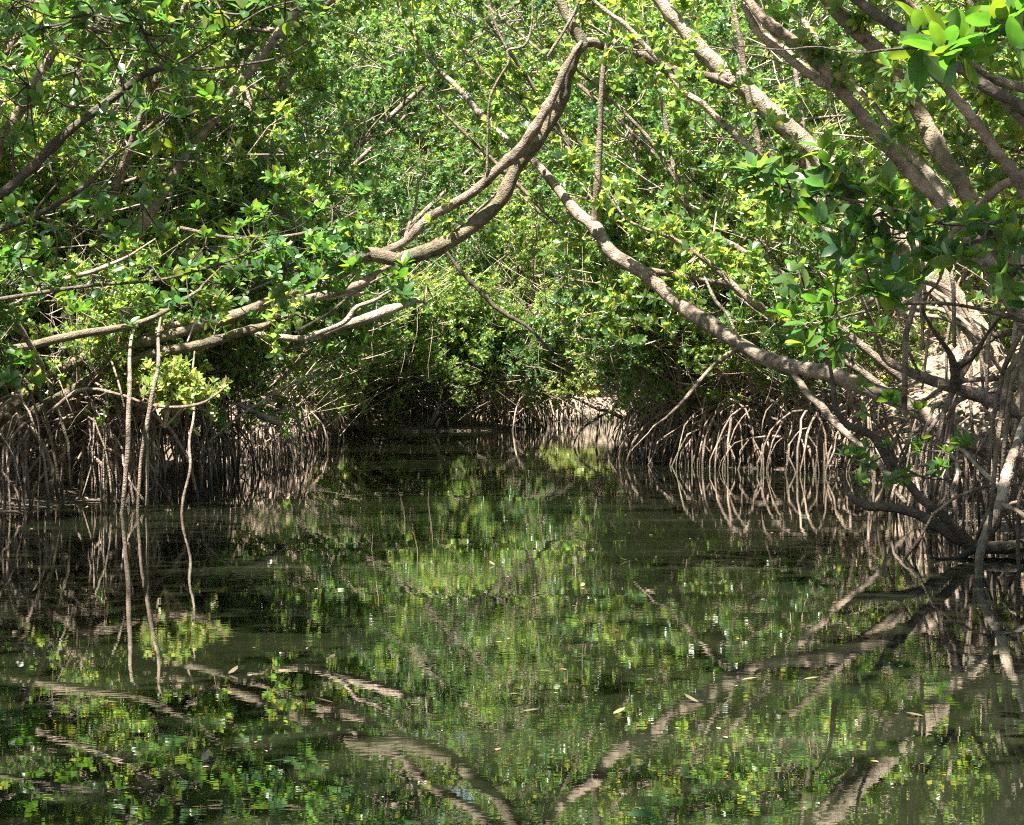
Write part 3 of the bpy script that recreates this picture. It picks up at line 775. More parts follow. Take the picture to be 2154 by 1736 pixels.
hero('thin trunk widening to a brightly lit lower length between the two dark leaning trunks',
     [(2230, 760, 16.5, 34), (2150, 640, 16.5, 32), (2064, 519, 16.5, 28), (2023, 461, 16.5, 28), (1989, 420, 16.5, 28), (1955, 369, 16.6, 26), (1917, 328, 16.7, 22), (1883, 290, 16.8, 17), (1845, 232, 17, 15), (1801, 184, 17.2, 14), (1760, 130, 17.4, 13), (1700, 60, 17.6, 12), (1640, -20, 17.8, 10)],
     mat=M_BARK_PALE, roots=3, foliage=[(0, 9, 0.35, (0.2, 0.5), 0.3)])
hero('grey-brown trunk slanting below the near leaf cluster at the far upper right',
     [(2360, 740, 11, 40), (2260, 560, 11, 34), (2154, 403, 11, 30), (2129, 362, 11, 29), (2091, 314, 11, 27), (2057, 266, 11, 26), (2013, 212, 11, 24), (1972, 167, 11, 20), (1937, 133, 11, 16), (1900, 80, 11, 10)],
     roots=3)
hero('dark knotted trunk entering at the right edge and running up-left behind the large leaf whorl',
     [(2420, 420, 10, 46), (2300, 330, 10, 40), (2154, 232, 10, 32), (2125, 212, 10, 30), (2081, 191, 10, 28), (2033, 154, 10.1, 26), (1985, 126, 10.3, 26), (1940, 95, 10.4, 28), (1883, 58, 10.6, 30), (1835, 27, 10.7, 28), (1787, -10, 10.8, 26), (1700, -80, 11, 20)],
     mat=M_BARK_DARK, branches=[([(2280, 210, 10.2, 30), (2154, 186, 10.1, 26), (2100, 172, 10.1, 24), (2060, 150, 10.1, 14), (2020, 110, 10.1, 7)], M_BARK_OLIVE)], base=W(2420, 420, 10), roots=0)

# slim trunks between the long trunk and the fan
hero('slim spotted trunk bending down between the long trunk and the right leaf mass',
     [(1900, 800, 24, 20), (1780, 700, 24, 18), (1680, 600, 24, 17), (1600, 555, 24, 17), (1545, 519, 24, 17), (1504, 499, 24, 17), (1470, 475, 24, 16), (1446, 434, 24, 15), (1425, 386, 24, 14), (1410, 320, 24, 11), (1395, 240, 24, 10), (1375, 150, 24, 8), (1350, 40, 24, 6)],
     branches=[([(1425, 386, 24, 9), (1370, 300, 24, 9), (1310, 235, 24, 9), (1250, 180, 24, 8), (1215, 150, 24, 6)], M_BARK)], roots=3, foliage=[(0, 14, 0.1, (0.2, 0.8), 0.3), (1, 8, 0.1, (0.2, 0.7), 0.3)])
hero('second slim spotted trunk lying just above the long thick trunk on the right',
     [(1900, 850, 22, 22), (1800, 775, 22, 20), (1720, 730, 22, 18), (1647, 683, 22, 17), (1603, 652, 22, 17), (1579, 635, 22, 17), (1521, 580, 22, 16), (1480, 545, 22, 13), (1420, 505, 22, 11), (1330, 470, 22, 8), (1300, 440, 22, 6)],
     branches=[([(1545, 696, 21.6, 7), (1528, 659, 21.6, 8), (1504, 631, 21.7, 8), (1483, 584, 21.8, 7), (1478, 560, 22, 5)], M_BARK_PALE)], roots=3, foliage=[(0, 14, 0.1, (0.2, 0.8), 0.3)])

# low right: branch over water, knotted limbs
hero('fallen dark limb dipping into the water at the lower right with a fork rising up-left',
     [(2330, 1120, 15, 40), (2240, 1140, 15, 36), (2154, 1148, 15, 32), (2100, 1152, 15, 32), (2052, 1150, 15, 32), (2023, 1127, 15, 26), (1989, 1089, 15, 24), (1937, 1048, 15, 23), (1903, 1007, 15, 22), (1869, 969, 15, 21), (1835, 918, 15, 20), (1784, 894, 15, 18), (1760, 864, 15, 17), (1753, 819, 15, 14), (1745, 770, 15, 9), (1720, 720, 15, 5)],
     mat=M_BARK_DARK, trunk_name='limb', name='mangrove_limb', cat='branch',
     branches=[[(2050, 1152, 15, 28), (2006, 1130, 15.1, 28), (1972, 1106, 15.2, 27), (1931, 1082, 15.3, 26), (1879, 1068, 15.4, 25), (1828, 1065, 15.5, 22), (1794, 1048, 15.6, 16), (1780, 1035, 15.7, 8)],
               [(2050, 1155, 15, 22), (2020, 1172, 14.8, 16), (1985, 1178, 14.7, 12), (1957, 1172, 14.6, 7)],
               [(2035, 1135, 15, 9), (2026, 1105, 15, 6), (2030, 1085, 15, 4)]])
hero('stout pale jointed prop root rising from the water beside the fallen dark limb',
     [(2060, 1235, 13.5, 22), (2062, 1165, 13.6, 24), (2074, 1125, 13.7, 26), (2085, 1097, 13.8, 26), (2102, 1066, 13.9, 27), (2112, 1025, 14, 27), (2122, 981, 14.1, 25), (2136, 947, 14.2, 23), (2160, 880, 14.4, 22), (2220, 800, 14.6, 22)],
     mat=M_BARK_PALE, trunk_name='root', name='prop_root', cat='root', branches=[[(2108, 1030, 14, 14), (2060, 985, 14.2, 12), (2030, 950, 14.4, 9)], [(2105, 1060, 13.9, 14), (2154, 1085, 13.7, 12), (2200, 1150, 13.5, 12)]])
hero('low grey limb crossing the right edge below the sunny litter slope, bearing dark upright twigs',
     [(2420, 1000, 16.5, 60), (2250, 910, 16.5, 48), (2154, 872, 16.5, 36), (2108, 853, 16.5, 34), (2057, 833, 16.5, 32), (2006, 816, 16.5, 30), (1955, 799, 16.5, 28), (1903, 778, 16.5, 24), (1862, 754, 16.5, 18), (1842, 706, 16.4, 13), (1828, 665, 16.3, 11), (1808, 614, 16.2, 8), (1800, 560, 16.1, 5)],
     mat=M_BARK, roots=6,
     branches=[([(2010, 818, 16.4, 30), (2008, 780, 16.3, 26), (1995, 740, 16.2, 15), (1960, 690, 16.1, 9), (1940, 640, 16, 8), (1975, 590, 16, 7), (1990, 540, 16, 5)], M_BARK_DARK),
               ([(2008, 775, 16.3, 22), (2050, 745, 16.2, 16), (2075, 705, 16.1, 9), (2105, 665, 16, 7), (2140, 620, 16, 5)], M_BARK_DARK),
               ([(1935, 790, 16.4, 8), (1920, 760, 16.3, 8), (1905, 735, 16.2, 9), (1860, 715, 16.1, 6), (1800, 690, 16, 5)], M_BARK)])

# left side, near
near_left, nl_paths = hero('dark slender branch arching from the left edge up towards the top left leaves',
     [(-120, 500, 12, 30), (-40, 432, 12, 27), (0, 410, 12, 26), (44, 376, 12, 25), (102, 318, 12, 24), (154, 270, 12, 23), (205, 232, 12, 22), (260, 191, 12, 20), (307, 157, 12, 18), (359, 143, 12, 13), (427, 147, 12, 8), (512, 137, 12, 6), (598, 120, 12, 5), (649, 92, 12, 4)],
     mat=M_BARK_DARK, trunk_name='stem', name='mangrove_branch', cat='branch',
     branches=[[(260, 188, 12, 9), (249, 143, 11.9, 8), (222, 92, 11.8, 7), (171, 48, 11.7, 6), (150, -20, 11.6, 5)],
               [(386, 140, 12, 6), (345, 120, 11.9, 5), (307, 109, 11.8, 5), (230, 103, 11.7, 5), (170, 110, 11.6, 4)],
               [(32, 385, 12, 6), (28, 320, 12, 5), (35, 270, 12, 4)],
               [(213, 222, 12, 7), (190, 205, 11.8, 6), (150, 228, 11.7, 5), (100, 205, 11.6, 5), (50, 225, 11.5, 5), (10, 200, 11.4, 4)],
               [(213, 226, 12, 4), (235, 265, 12, 4), (255, 315, 12, 3)],
               [(350, 145, 12, 6), (420, 110, 12, 6), (480, 70, 12, 5), (560, 20, 12, 5), (640, 0, 12, 4)]])
nl2, nl2_paths = hero('thinner dark branch below the arching one at the left edge',
     [(-100, 540, 13, 20), (0, 485, 13, 16), (68, 458, 13, 15), (137, 420, 13, 14), (191, 383, 13, 12), (222, 342, 13, 9), (253, 318, 13, 6), (310, 285, 13, 4), (360, 240, 13, 3)],
     mat=M_BARK_DARK, trunk_name='stem', name='mangrove_branch', cat='branch',
     branches=[[(60, 462, 13, 7), (110, 400, 13, 6), (160, 345, 13, 5), (190, 300, 13, 3)], [(90, 448, 13, 6), (120, 500, 13, 5), (115, 570, 13, 4)]])
hero('straight grey-brown trunk descending from the top edge left of centre',
     [(560, 520, 30, 20), (568, 380, 30, 22), (580, 239, 30, 26), (594, 178, 30, 30), (611, 143, 30, 34), (632, 102, 30, 36), (656, 44, 30, 36), (693, 0, 30, 34), (740, -70, 30, 28)], mat=M_BARK, base=W(560, 520, 30))
hero('pale cracked trunk with an arched side branch at upper left, left of the grey-brown one',
     [(590, 560, 27, 26), (575, 430, 27, 28), (560, 362, 27, 28), (543, 307, 27, 28), (533, 263, 27, 26), (523, 212, 27, 25), (509, 164, 27, 24), (509, 120, 27, 20), (520, 60, 27, 14), (540, -20, 27, 10)], mat=M_BARK_PALE,
     branches=[[(509, 122, 27, 16), (478, 126, 27, 14), (454, 147, 27, 13), (410, 171, 27, 12), (376, 184, 27, 10), (330, 210, 27, 8)],
               ([(530, 325, 27, 16), (519, 318, 26.9, 15), (478, 284, 26.8, 14), (444, 249, 26.7, 12), (420, 215, 26.6, 8)], M_BARK),
               [(444, 167, 26, 6), (512, 176, 26, 7), (564, 202, 26, 7), (608, 236, 26, 7), (632, 256, 26, 6), (700, 277, 26, 4)],
               [(355, 330, 26, 10), (370, 290, 26, 10), (385, 255, 26, 7)], [(375, 132, 26.5, 14), (330, 128, 26.5, 16), (290, 138, 26.5, 12)]])
hero('tangle of low brown limbs lying over the left bank above the drop roots',
     [(-60, 960, 22, 40), (50, 880, 22, 34), (140, 830, 22, 28), (230, 775, 22, 26), (320, 745, 22, 25), (400, 730, 22, 25), (460, 715, 22, 25), (530, 693, 22, 22), (570, 680, 22, 10)],
     mat=M_BARK_OLIVE, roots=6, foliage=[(0, 10, 0.1, (0.4, 0.9), 0.25)],
     branches=[([(250, 770, 22, 16), (330, 700, 22.2, 22), (450, 668, 22.4, 20), (600, 640, 22.7, 22), (740, 605, 23, 22), (800, 570, 23.2, 12)], M_BARK),
               ([(560, 672, 22.6, 18), (640, 632, 22.8, 18), (700, 622, 23, 16), (745, 618, 23.2, 12)], M_BARK_PALE),
               ([(520, 700, 22.5, 12), (640, 712, 22.6, 16), (721, 686, 22.8, 20), (776, 669, 23, 27), (821, 652, 23.1, 27), (850, 642, 23.2, 20)], M_BARK_PALE),
               ([(640, 712, 22.6, 12), (721, 680, 22.6, 13), (749, 648, 22.6, 13), (790, 632, 22.6, 11), (805, 622, 22.6, 7)], M_BARK_PALE),
               ([(-60, 610, 20, 14), (20, 660, 20, 14), (60, 720, 20.2, 14), (90, 770, 20.5, 12)], M_BARK_PALE),
               ([(100, 870, 21, 9), (170, 820, 21, 9), (250, 830, 21, 8), (330, 855, 21, 8), (420, 850, 21, 7), (480, 810, 21, 5)], M_BARK),
               ([(-40, 745, 20.5, 20), (60, 728, 20.6, 22), (160, 705, 20.8, 22), (250, 690, 21, 18), (330, 665, 21.2, 12), (420, 610, 21.5, 8)], M_BARK_OLIVE),
               ([(60, 620, 21, 10), (130, 590, 21, 12), (200, 570, 21, 12), (260, 545, 21, 8)], M_BARK_PALE)])
def drop_root(label, pts, br=()):
    HERO_WOB[0] = 0.006
    hero(label, pts, mat=M_BARK, trunk_name='root', name='drop_root', cat='root', branches=br)
    HERO_WOB[0] = 0.02
drop_root('straight pale drop root hanging into the water, leftmost of the long ones',
     [(255, 1085, 20.5, 11), (258, 1066, 20.5, 11), (263, 1014, 20.5, 12), (270, 929, 20.5, 14), (270, 878, 20.5, 13), (273, 809, 20.6, 11), (273, 745, 21.0, 9), (280, 700, 21.6, 7), (300, 672, 22.1, 5)])
drop_root('pale drop root that forks into two legs above the water near the left bank',
     [(289, 1080, 20.8, 9), (290, 1065, 20.8, 9), (297, 963, 20.8, 9), (309, 898, 20.8, 13), (321, 826, 20.8, 11), (333, 768, 20.9, 9), (333, 705, 21.3, 8), (340, 665, 21.9, 6), (352, 640, 22.3, 4)],
     [[(309, 1065, 20.8, 8), (310, 1000, 20.8, 8), (310, 930, 20.8, 8), (308, 896, 20.8, 9)]])
drop_root('thin pale root slanting down just left of the longest drop root',
     [(263, 862, 21, 5), (252, 815, 21, 5), (239, 772, 21.4, 5), (228, 735, 21.8, 5), (232, 700, 22, 4)])
drop_root('pale root with a kink standing in dark water right of the forked drop root',
     [(378, 1120, 20.3, 6), (385, 1050, 20.5, 7), (400, 985, 20.6, 7), (398, 930, 20.8, 7), (408, 870, 21, 6), (404, 800, 21.6, 5), (410, 735, 22, 4)])
hero('short weathered driftwood piece with curling twigs above the left roots',
     [(500, 848, 26, 6), (515, 858, 26, 13), (547, 874, 26, 16), (577, 888, 26, 14), (588, 896, 26, 6)], mat=M_BARK_PALE, trunk_name='stick', name='driftwood', cat='driftwood',
     branches=[[(581, 882, 26, 5), (611, 843, 26, 4), (615, 816, 26, 5), (650, 795, 26, 4), (690, 778, 26, 3)], [(613, 820, 26, 4), (590, 808, 26, 3)], [(606, 856, 26, 3), (640, 905, 25.5, 3), (655, 940, 25, 3)],
               [(470, 845, 26, 5), (510, 853, 26, 6), (555, 851, 26, 5), (580, 838, 26, 4)]])
hero('solitary pale slim trunk standing at the water\'s edge left of the far gap',
     [(900, 905, 70, 16), (909, 884, 70, 15), (920, 864, 70, 11), (925, 836, 70, 8), (930, 788, 70, 8), (937, 727, 70, 8), (933, 693, 70, 7), (925, 640, 70, 6)], mat=M_BARK_PALE,
     branches=[[(936, 715, 70, 4), (955, 700, 70, 4), (975, 690, 70, 3)], [(925, 880, 70, 6), (918, 895, 69.5, 5), (922, 905, 69.5, 4)]])
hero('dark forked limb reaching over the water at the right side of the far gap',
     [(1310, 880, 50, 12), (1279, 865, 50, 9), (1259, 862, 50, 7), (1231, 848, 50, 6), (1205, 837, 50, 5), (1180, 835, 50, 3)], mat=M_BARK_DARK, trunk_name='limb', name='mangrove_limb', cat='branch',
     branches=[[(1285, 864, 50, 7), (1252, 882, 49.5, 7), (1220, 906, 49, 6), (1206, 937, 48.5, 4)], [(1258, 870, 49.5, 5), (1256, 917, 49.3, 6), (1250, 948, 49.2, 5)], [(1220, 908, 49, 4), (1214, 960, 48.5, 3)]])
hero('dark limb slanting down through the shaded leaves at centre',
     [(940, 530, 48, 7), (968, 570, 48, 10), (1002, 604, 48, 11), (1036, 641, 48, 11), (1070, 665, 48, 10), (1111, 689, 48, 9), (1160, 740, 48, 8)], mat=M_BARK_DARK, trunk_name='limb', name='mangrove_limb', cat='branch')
hero('short pale dead stem showing in the shaded leaves right of centre',
     [(1320, 760, 38, 9), (1303, 734, 38, 9), (1272, 700, 38, 8), (1248, 662, 38, 7), (1252, 645, 38, 5)], mat=M_BARK_PALE, trunk_name='stem', name='dead_stem', cat='branch')

# ------------------------------------------------------------------ large leaves near the camera: one object each
def leaf_object_mesh(k):
    n = 7; mb_v = []; uv = []
    cupz = rng.uniform(0.05, 0.16); curl = rng.uniform(0.0, 0.25)
    for i in range(n):
        t = i / (n - 1)
        w = 0.5 * math.sin(math.pi * t ** 0.9) ** 0.62 * (0.98 if t < 0.98 else 0.0)
        for s_ in (-1, -0.5, 0, 0.5, 1):
            mb_v.append((s_ * w * 0.52, t, cupz * abs(s_) * w * 1.2 - curl * t * t + 0.01 * math.sin(9 * t + s_))); uv.append((s_, t))
    fs = []
    for i in range(n - 1):
        for j in range(4):
            a = i * 5 + j; fs.append((a, a + 1, a + 6, a + 5))
    me = bpy.data.meshes.new('leaf'); me.from_pydata(mb_v, [], fs)
    ul = me.uv_layers.new(name='UVMap')
    for lp in me.loops: ul.data[lp.index].uv = uv[lp.vertex_index]
    me.polygons.foreach_set('use_smooth', [True] * len(fs))
    me.materials.append(M_LEAF_NEAR)
    return me
LEAF_MESHES = [leaf_object_mesh(k) for k in range(5)]

def leaf_objects(root, O, D, Nn, Ls, Wd, limit=290):
    D = norm(D); Nn = norm(Nn - D * (Nn * D).sum(1, keepdims=True)); S = np.cross(D, Nn)
    loc = np.array(root.location)
    for i in range(min(limit, len(O))):
        o = bpy.data.objects.new('leaf', LEAF_MESHES[i % 5]); COL.objects.link(o); o.parent = root
        w = Wd[i] / 0.52
        Mx = Matrix(((S[i][0] * w, D[i][0] * Ls[i], Nn[i][0] * Ls[i], O[i][0] - loc[0]),
                     (S[i][1] * w, D[i][1] * Ls[i], Nn[i][1] * Ls[i], O[i][1] - loc[1]),
                     (S[i][2] * w, D[i][2] * Ls[i], Nn[i][2] * Ls[i], O[i][2] - loc[2]), (0, 0, 0, 1)))
        o.matrix_local = Mx

def near_spray(root, clusters, size, limit=290, stuff=True):
    """clusters: (px, py, d, spread_px, count): whorls on thin shoots round that spot"""
    tw = MB(); P = []; A = []
    loc = np.array(root.location)
    for (px, py, d, sp_, n) in clusters:
        c = W(px, py, d)
        sm = sp_ * d / F
        prev = c.copy()
        for k in range(n):
            q = c + rng.normal(size=3) * sm * np.array([1, 1.2, 0.75])
            ax = (q - c) / (np.linalg.norm(q - c) + 1e-6) * 0.5 + np.array([0, 0, 0.7]) + rng.normal(size=3) * 0.35
            mid = (q + c) * 0.5 - np.array([0, 0, sm * 0.2]) + rng.normal(size=3) * sm * 0.15
            Ps, rs = smooth_path([c, mid, q], [0.007, 0.005, 0.0035], 4)
            tube(tw, Ps - loc, rs, 5, cap=False)
            P.append(q); A.append(ax)
    O, D, Nn, Ls, Wd = rosettes(P, A, size, (6, 9))
    order = rng.permutation(len(O))
    O, D, Nn, Ls, Wd = [a[order] for a in (O, D, Nn, Ls, Wd)]
    leaf_objects(root, O, D, Nn, Ls, Wd, limit)
    if len(O) > limit:
        lf = MB(); add_leaves(lf, O[limit:] - loc, D[limit:], Nn[limit:], Ls[limit:], Wd[limit:], True)
        o = link('foliage', lf.mesh('foliage', M_LEAF_DEEP, False), root); o['kind'] = 'stuff'
    link('twigs', tw.mesh('twigs', M_BARK_DARK), root)['kind'] = 'stuff'

near_spray(near_left, [(90, 60, 11.5, 70, 10), (200, 30, 11.6, 70, 10), (300, 60, 11.7, 60, 9), (370, 40, 11.8, 60, 9), (60, 180, 11.4, 60, 8), (160, 150, 11.6, 60, 8), (470, 30, 11.9, 60, 7), (600, 20, 12, 50, 6), (30, 290, 12, 50, 6), (20, 20, 11.6, 50, 8), (270, 230, 12, 60, 5)], 0.10)
near_spray(nl2, [(330, 190, 12.5, 40, 4), (350, 260, 12.5, 45, 4), (100, 330, 13, 60, 6), (30, 450, 13, 60, 5), (40, 540, 13, 60, 6), (230, 380, 13.5, 60, 5), (300, 430, 14, 60, 6), (150, 480, 14, 60, 6)], 0.10)

def sprig(label, pts, clusters, size, mat=None, limit=290, branches=()):
    root, paths = hero(label, pts, mat=mat or M_BARK_DARK, trunk_name='stem', name='mangrove_sprig', cat='leafy branch', branches=branches)
    near_spray(root, clusters, size, limit)
    return root
sprig('large glossy leaf whorl hanging in the top right corner, biggest leaves in view',
      [(2330, 60, 6.6, 14), (2240, 75, 6.6, 11), (2154, 88, 6.5, 9), (2100, 85, 6.4, 8), (1990, 96, 6.3, 8), (1880, 105, 6.3, 6), (1800, 112, 6.4, 5), (1720, 100, 6.5, 4), (1640, 106, 6.6, 4), (1570, 98, 6.7, 3), (1500, 108, 6.8, 2)],
      [(1990, 90, 6.2, 34, 4), (2110, 60, 6.2, 26, 3), (1940, 75, 6.4, 24, 2), (2150, 20, 6.3, 30, 3)], 0.135,
      branches=[[(2060, 90, 6.4, 6), (2080, 40, 6.3, 5), (2100, -20, 6.3, 5)]])
sprig('big dark shaded leaf mass hanging in front of the leaning trunks at middle right',
      [(2330, 520, 9, 16), (2240, 470, 9, 14), (2154, 455, 9, 12), (2080, 470, 9, 10), (1980, 470, 9, 9), (1880, 440, 9, 8), (1780, 420, 9, 7), (1680, 400, 9, 6), (1590, 385, 9, 4)],
      [(1600, 385, 9, 30, 4), (1660, 410, 9, 38, 6), (1730, 350, 9, 36, 5), (1790, 400, 9, 42, 7), (1850, 450, 9, 44, 7), (1800, 500, 9, 40, 5), (1930, 470, 9, 44, 6), (2010, 520, 9, 44, 7), (2080, 480, 9, 44, 6), (2140, 560, 9, 40, 6), (1900, 560, 9, 40, 4)], 0.115)
sprig('yellow-green backlit leaf cluster hanging under the dark leaf mass at right',
      [(2300, 700, 10.5, 16), (2200, 690, 10.5, 12), (2100, 660, 10.5, 10), (2000, 640, 10.5, 9), (1900, 640, 10.5, 8), (1800, 660, 10.5, 7), (1700, 690, 10.5, 5)],
      [(1700, 690, 10.5, 34, 4), (1760, 640, 10.5, 36, 5), (1830, 600, 10.5, 38, 5), (1900, 610, 10.5, 40, 5), (1750, 720, 10.5, 34, 4), (1680, 570, 10.5, 34, 4), (2120, 590, 10.5, 36, 4)], 0.105)
sprig('single bright leaf whorl at the tip of a twig just below the curved olive trunk',
      [(620, 700, 15, 8), (690, 660, 15, 7), (740, 620, 15, 6), (790, 590, 15, 5), (825, 575, 15, 4)],
      [(765, 555, 15, 12, 2), (822, 582, 15, 14, 3), (845, 615, 15, 12, 2)], 0.115, mat=M_BARK_OLIVE)
sprig('small sprig of round leaves in front of the root clump on the right bank',
      [(2000, 1010, 13.5, 6), (1930, 1000, 13.5, 5), (1880, 960, 13.5, 5), (1850, 900, 13.5, 4), (1820, 830, 13.5, 3)],
      [(1850, 830, 13.5, 26, 3), (1930, 865, 13.5, 26, 3), (1870, 950, 13.5, 30, 3), (1900, 1000, 13.5, 30, 3), (1830, 980, 13.5, 26, 3), (2030, 940, 13.5, 30, 3), (1980, 950, 13.5, 30, 3)], 0.085)
sprig('small upright green shoot at the left edge above the dark roots',
      [(30, 830, 16, 6), (50, 790, 16, 5), (60, 755, 16, 4)], [(58, 752, 16, 9, 2), (20, 800, 16, 18, 2)], 0.12, mat=M_BARK_OLIVE)
sprig('loose green leaves spreading over the low limbs at left',
      [(-60, 640, 17, 12), (60, 620, 17, 10), (200, 600, 17, 9), (330, 590, 17, 7), (450, 560, 17, 6), (560, 520, 17, 5)],
      [(80, 600, 17, 50, 6), (200, 580, 17, 55, 6), (320, 560, 17, 55, 7), (430, 520, 17, 55, 6), (540, 500, 17, 55, 7), (250, 650, 17.5, 45, 5), (600, 450, 17.5, 50, 5)], 0.105)

sprig('green leaf mass hiding the lower ends of the curved twin trunks',
      [(380, 480, 19.5, 10), (480, 500, 19.5, 9), (580, 500, 19.5, 8), (680, 480, 19.5, 7), (760, 440, 19.5, 4)],
      [(600, 560, 19.5, 42, 22), (690, 520, 19.5, 36, 24), (540, 520, 19.5, 48, 18), (700, 440, 19.5, 50, 12), (670, 580, 19.5, 36, 20), (480, 600, 19.5, 45, 14), (740, 500, 19.5, 22, 10), (400, 640, 19.5, 40, 8)], 0.115, mat=M_BARK_OLIVE)
# yellow-green shrubs standing in full sun
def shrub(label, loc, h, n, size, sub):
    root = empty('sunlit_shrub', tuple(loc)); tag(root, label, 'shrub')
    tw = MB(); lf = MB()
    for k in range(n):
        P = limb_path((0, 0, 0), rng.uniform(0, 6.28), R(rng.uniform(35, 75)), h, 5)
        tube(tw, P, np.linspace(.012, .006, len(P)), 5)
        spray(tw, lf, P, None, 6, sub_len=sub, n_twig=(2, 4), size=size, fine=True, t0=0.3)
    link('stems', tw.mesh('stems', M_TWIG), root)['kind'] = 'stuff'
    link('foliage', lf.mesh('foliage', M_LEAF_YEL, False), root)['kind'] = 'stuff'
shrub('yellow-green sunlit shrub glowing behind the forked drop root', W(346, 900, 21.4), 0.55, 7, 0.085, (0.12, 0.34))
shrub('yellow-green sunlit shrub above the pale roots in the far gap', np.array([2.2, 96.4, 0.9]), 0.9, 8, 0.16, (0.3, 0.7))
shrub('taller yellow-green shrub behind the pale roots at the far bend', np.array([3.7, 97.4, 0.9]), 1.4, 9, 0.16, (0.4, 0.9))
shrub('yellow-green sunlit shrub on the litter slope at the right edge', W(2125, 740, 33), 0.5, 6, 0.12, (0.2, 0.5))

# ------------------------------------------------------------------ stilt root thickets along the water's edge
def thicket(label, spots, n_each, zr, reach, rmax=0.03, name='stilt_root_clump', group=None, mat=None):
    x0, y0 = spots[0]
    root = empty(name, (x0, y0, 0)); tag(root, label, 'roots', group)
    hub = MB()
    for (x, y) in spots:
        for k in range(n_each):
            mb = MB()
            rp_ = root_path(rng.uniform(*zr), rng.uniform(0, 6.28), rng.uniform(*reach))
            off = np.array([x - x0 + rng.normal() * 0.12, y - y0 + rng.normal() * 0.15, 0])
            rr = np.linspace(rng.uniform(0.45, 1.0) * rmax, rng.uniform(0.3, 0.65) * rmax, 7)
            tube(mb, rp_ + off, rr, 6, 0.10)
            if rng.random() < 0.6:
                a = rng.uniform(0, 6.28); s_ = (rp_ + off)[rng.integers(2, 5)]
                tube(mb, [s_, s_ + np.array([math.cos(a) * .15, math.sin(a) * .15, -.2]), [s_[0] + math.cos(a) * .24, s_[1] + math.sin(a) * .24, -0.35]], [0.016, 0.013, 0.010], 5, cap=False)
            link('stilt_root', mb.mesh('stilt_root', mat or M_ROOT), root)
    return root
def edge_spots(side, y0, y1, n, inland=(0.1, 0.9)):
    out_ = []
    for k in range(n):
        y = y0 + (y1 - y0) * (k + 0.5) / n
        d = rng.uniform(*inland)
        x = np.interp(y, RY, RX) + d if side > 0 else np.interp(y, LY, LX) - d
        out_.append((float(x), y))
    return out_
thicket('dense arching stilt roots with sunlit tops in the right bank clump facing the channel', edge_spots(1, 31.0, 36.5, 11, (0.0, 0.8)), 15, (0.5, 1.25), (0.25, 0.9), 0.025)
thicket('shaded stilt roots farther along the right bank beside the gap', edge_spots(1, 37, 53, 10), 8, (0.5, 1.2), (0.2, 0.6))
thicket('crowded pale stilt roots standing in the water at the lower right edge', edge_spots(1, 13, 26, 12, (0.0, 1.0)), 11, (0.4, 1.2), (0.2, 0.8), 0.022)
thicket('tall thin vertical stilt roots in deep shade along the near left bank', edge_spots(-1, 20.3, 29, 14, (-0.25, 0.9)), 9, (0.7, 1.4), (0.1, 0.5), 0.018)
thicket('thin vertical stilt roots along the middle of the left bank', edge_spots(-1, 29, 45, 13, (-0.2, 0.8)), 8, (0.6, 1.3), (0.1, 0.6), 0.02)
thicket('low stilt roots along the far left bank', edge_spots(-1, 45, 70, 12), 8, (0.5, 1.3), (0.2, 0.9), 0.03)
far_sp = [(float(x), 71.5 + rng.uniform(-0.4, 0.6)) for x in np.linspace(-4.4, 0.6, 9)]
thicket('shadowed stilt roots under the point left of the gap', far_sp, 8, (0.5, 1.3), (0.1, 0.5), 0.032)
end_sp = [(float(x), 96.6 + rng.uniform(-0.6, 0.6)) for x in np.linspace(0.6, 5.2, 11)]
thicket('stilt roots coloured pale for bright sun closing the far end of the gap', end_sp, 14, (0.7, 1.25), (0.2, 1.0), 0.05, mat=M_BARK_PALE)  # sunlight put into the colour: pale bark replaces the root bark here

# trees beside the camera whose canopy arches over the near water
side_trees = [(-8.5, 13.0, -0.2, 1.1), (-9.5, 22.0, 0.0, 1.2), (-10.5, 17.5, -0.1, 1.2),
              (-7.0, 24.8, 0.1, 0.95), (-9.0, 27.0, 0.0, 1.1), (7.6, 27.5, 3.1, 1.0), (8.8, 24.0, 3.3, 1.1), (9.0, 19.5, 3.0, 1.1), (9.5, 30, 3.1, 1.2), (7.4, 14.0, 3.2, 1.0), (7.0, 31.5, 3.3, 0.9), (10.2, 26.0, 3.0, 1.1), (8.0, 22.0, 3.4, 0.8)]
for i, (x, y, rz, s) in enumerate(side_trees):
    if open_view(x, y) or in_gap((x, y, 0.3), rz, s, [(0.8, 3.0), (1.8, 5.5)], 0.5): continue
    z = float(ground_z(x, y))
    lab = 'near mangrove of the left bank whose leaves fill the left edge' if x < 0 else 'near mangrove of the right bank rising behind the leaning trunks'
    place(NEAR[i % 3], (x, y, z - 0.08), rz, s, lab, 'near mangroves of the left bank' if x < 0 else 'near mangroves of the right bank')

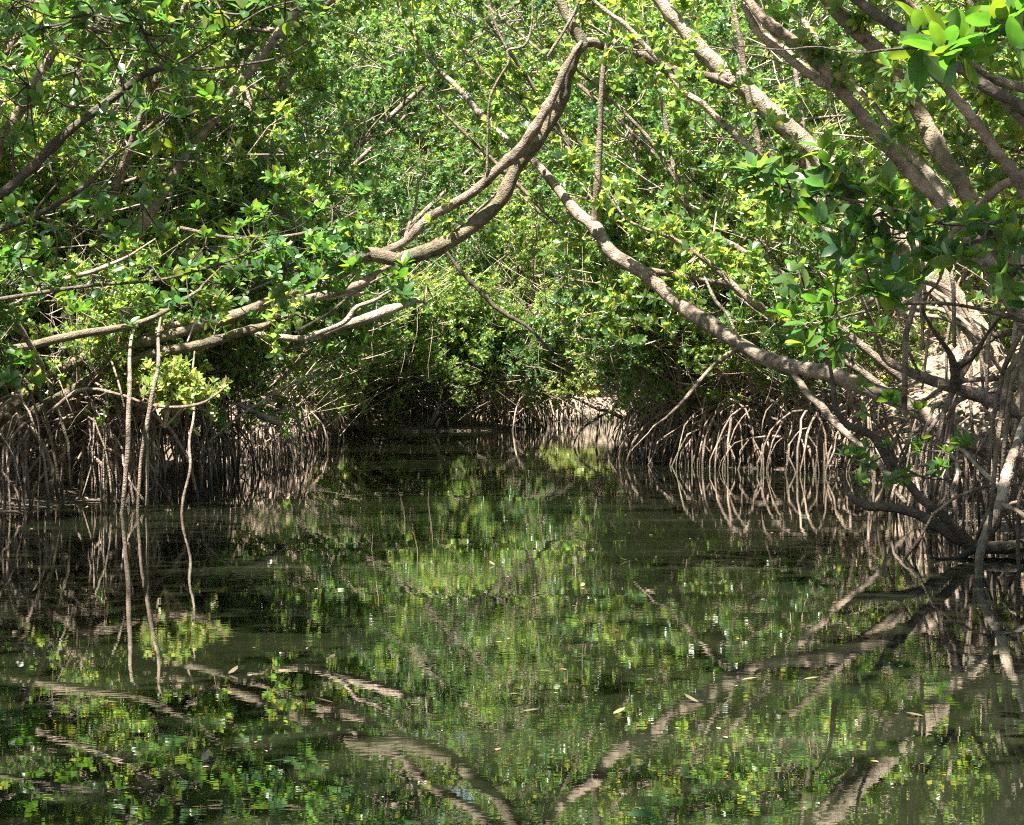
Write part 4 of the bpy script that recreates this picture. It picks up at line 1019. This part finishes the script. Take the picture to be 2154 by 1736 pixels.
# ------------------------------------------------------------------ litter on the slope, floating leaves
lf = MB()
n = 16000
X = rng.uniform(4.5, 13, n); Y = rng.uniform(17, 46, n)
X2 = rng.uniform(-12, -4.5, 5000); Y2 = rng.uniform(20, 40, 5000)
X = np.concatenate([X, X2]); Y = np.concatenate([Y, Y2])
d = bank_dist(X, Y); k = d > 0.6
X, Y = X[k], Y[k]; Z = ground_z(X, Y) + 0.015
nn = len(X)
a = rng.uniform(0, 6.28, nn)
D = np.stack([np.cos(a), np.sin(a), rng.normal(size=nn) * 0.35], 1)
Nn = np.stack([rng.normal(size=nn) * 0.5, rng.normal(size=nn) * 0.5, np.ones(nn)], 1)
Ls = rng.uniform(0.07, 0.13, nn)
add_leaves(lf, np.stack([X, Y, Z], 1), D, Nn, Ls, Ls * 0.5, True, rng.uniform(-0.3, 0.5, nn))
tag(link('leaf_litter', lf.mesh('leaf_litter', M_LITTER, False)), 'dry tan leaf litter covering the rising banks', 'leaf litter', kind='stuff')

M_FLOAT = leaf_mat('floating_leaf', [(0.0, (0.07, 0.055, 0.035)), (0.5, (0.13, 0.115, 0.07)), (1.0, (0.22, 0.18, 0.07))], 0.1, (0.4, 0.35, 0.1), 0.35, obj_random=True)
fm = []
for k in range(3):
    mb = MB(); add_leaves(mb, np.zeros((1, 3)), np.array([[0, 1.0, 0.0]]), np.array([[0, 0, 1.0]]), np.array([0.075]), np.array([0.03]), True, np.array([-0.12 * (k + 1)]))
    fm.append(mb.mesh('floating_leaf', M_FLOAT))
fl = [(1560, 1433), (1290, 1505), (1470, 1480), (1165, 1415), (1225, 1235), (1660, 1500), (1945, 1510), (330, 1610), (425, 1605), (565, 1605), (95, 1515), (1300, 1330), (1690, 1432), (690, 1390), (980, 1270),
      (1180, 965), (1150, 962), (1205, 968), (1010, 985), (870, 990), (1040, 1190), (1400, 1395), (1600, 1405), (1780, 1620), (1095, 1500), (700, 1480), (480, 1420), (250, 1480), (1750, 1290), (1320, 1180)]
for i, (px, py) in enumerate(fl):
    dd = F * EYE / (py - 835.0)
    q = W(px, py, dd)
    o = link('floating_leaf', fm[i % 3], None, (q[0], q[1], 0.004)); o.rotation_euler = (0, 0, rng.uniform(0, 6.28))
    tag(o, 'small fallen leaf floating on the still water', 'leaf', 'leaves floating on the channel')
mb = MB(); add_leaves(mb, np.zeros((1, 3)), np.array([[1.0, 0.3, 0.25]]), np.array([[-0.2, -0.5, 1.0]]), np.array([0.10]), np.array([0.05]), True, np.array([0.45]))
o = link('floating_leaf', mb.mesh('green_leaf', M_LEAF_DEEP), None, tuple(W(1320, 1725, F * EYE / (1725 - 835.0)) + np.array([0, 0, 0.01])))
tag(o, 'green leaf standing out of the water at the bottom edge right of centre', 'leaf')
deb = MB(); nd = 420
yd = 9 + 50 * rng.random(nd) ** 1.3
sd_ = rng.random(nd) < 0.5
off = rng.exponential(0.5, nd)
xd = np.where(sd_, np.interp(yd, LY, LX) + off, np.interp(yd, RY, RX) - off)
yd2 = rng.uniform(6, 22, 160); xd2 = rng.uniform(-0.25, 0.25, 160) * yd2
xd = np.concatenate([xd, xd2]); yd = np.concatenate([yd, yd2]); nd = len(xd)
aa = rng.uniform(0, 6.28, nd); ll = rng.uniform(0.012, 0.045, nd)
add_leaves(deb, np.stack([xd, yd, np.full(nd, 0.004)], 1), np.stack([np.cos(aa), np.sin(aa), np.zeros(nd)], 1), np.tile([0, 0, 1.0], (nd, 1)), ll, ll * rng.uniform(0.15, 0.6, nd), True, np.zeros(nd))
tag(link('floating_debris', deb.mesh('floating_debris', M_LITTER, False)), 'tiny bits of bark and leaf drifting on the water', 'debris', kind='stuff')
tris = sum(len(me.polygons) for me in bpy.data.meshes)
print('faces', tris, 'objects', len(bpy.data.objects))
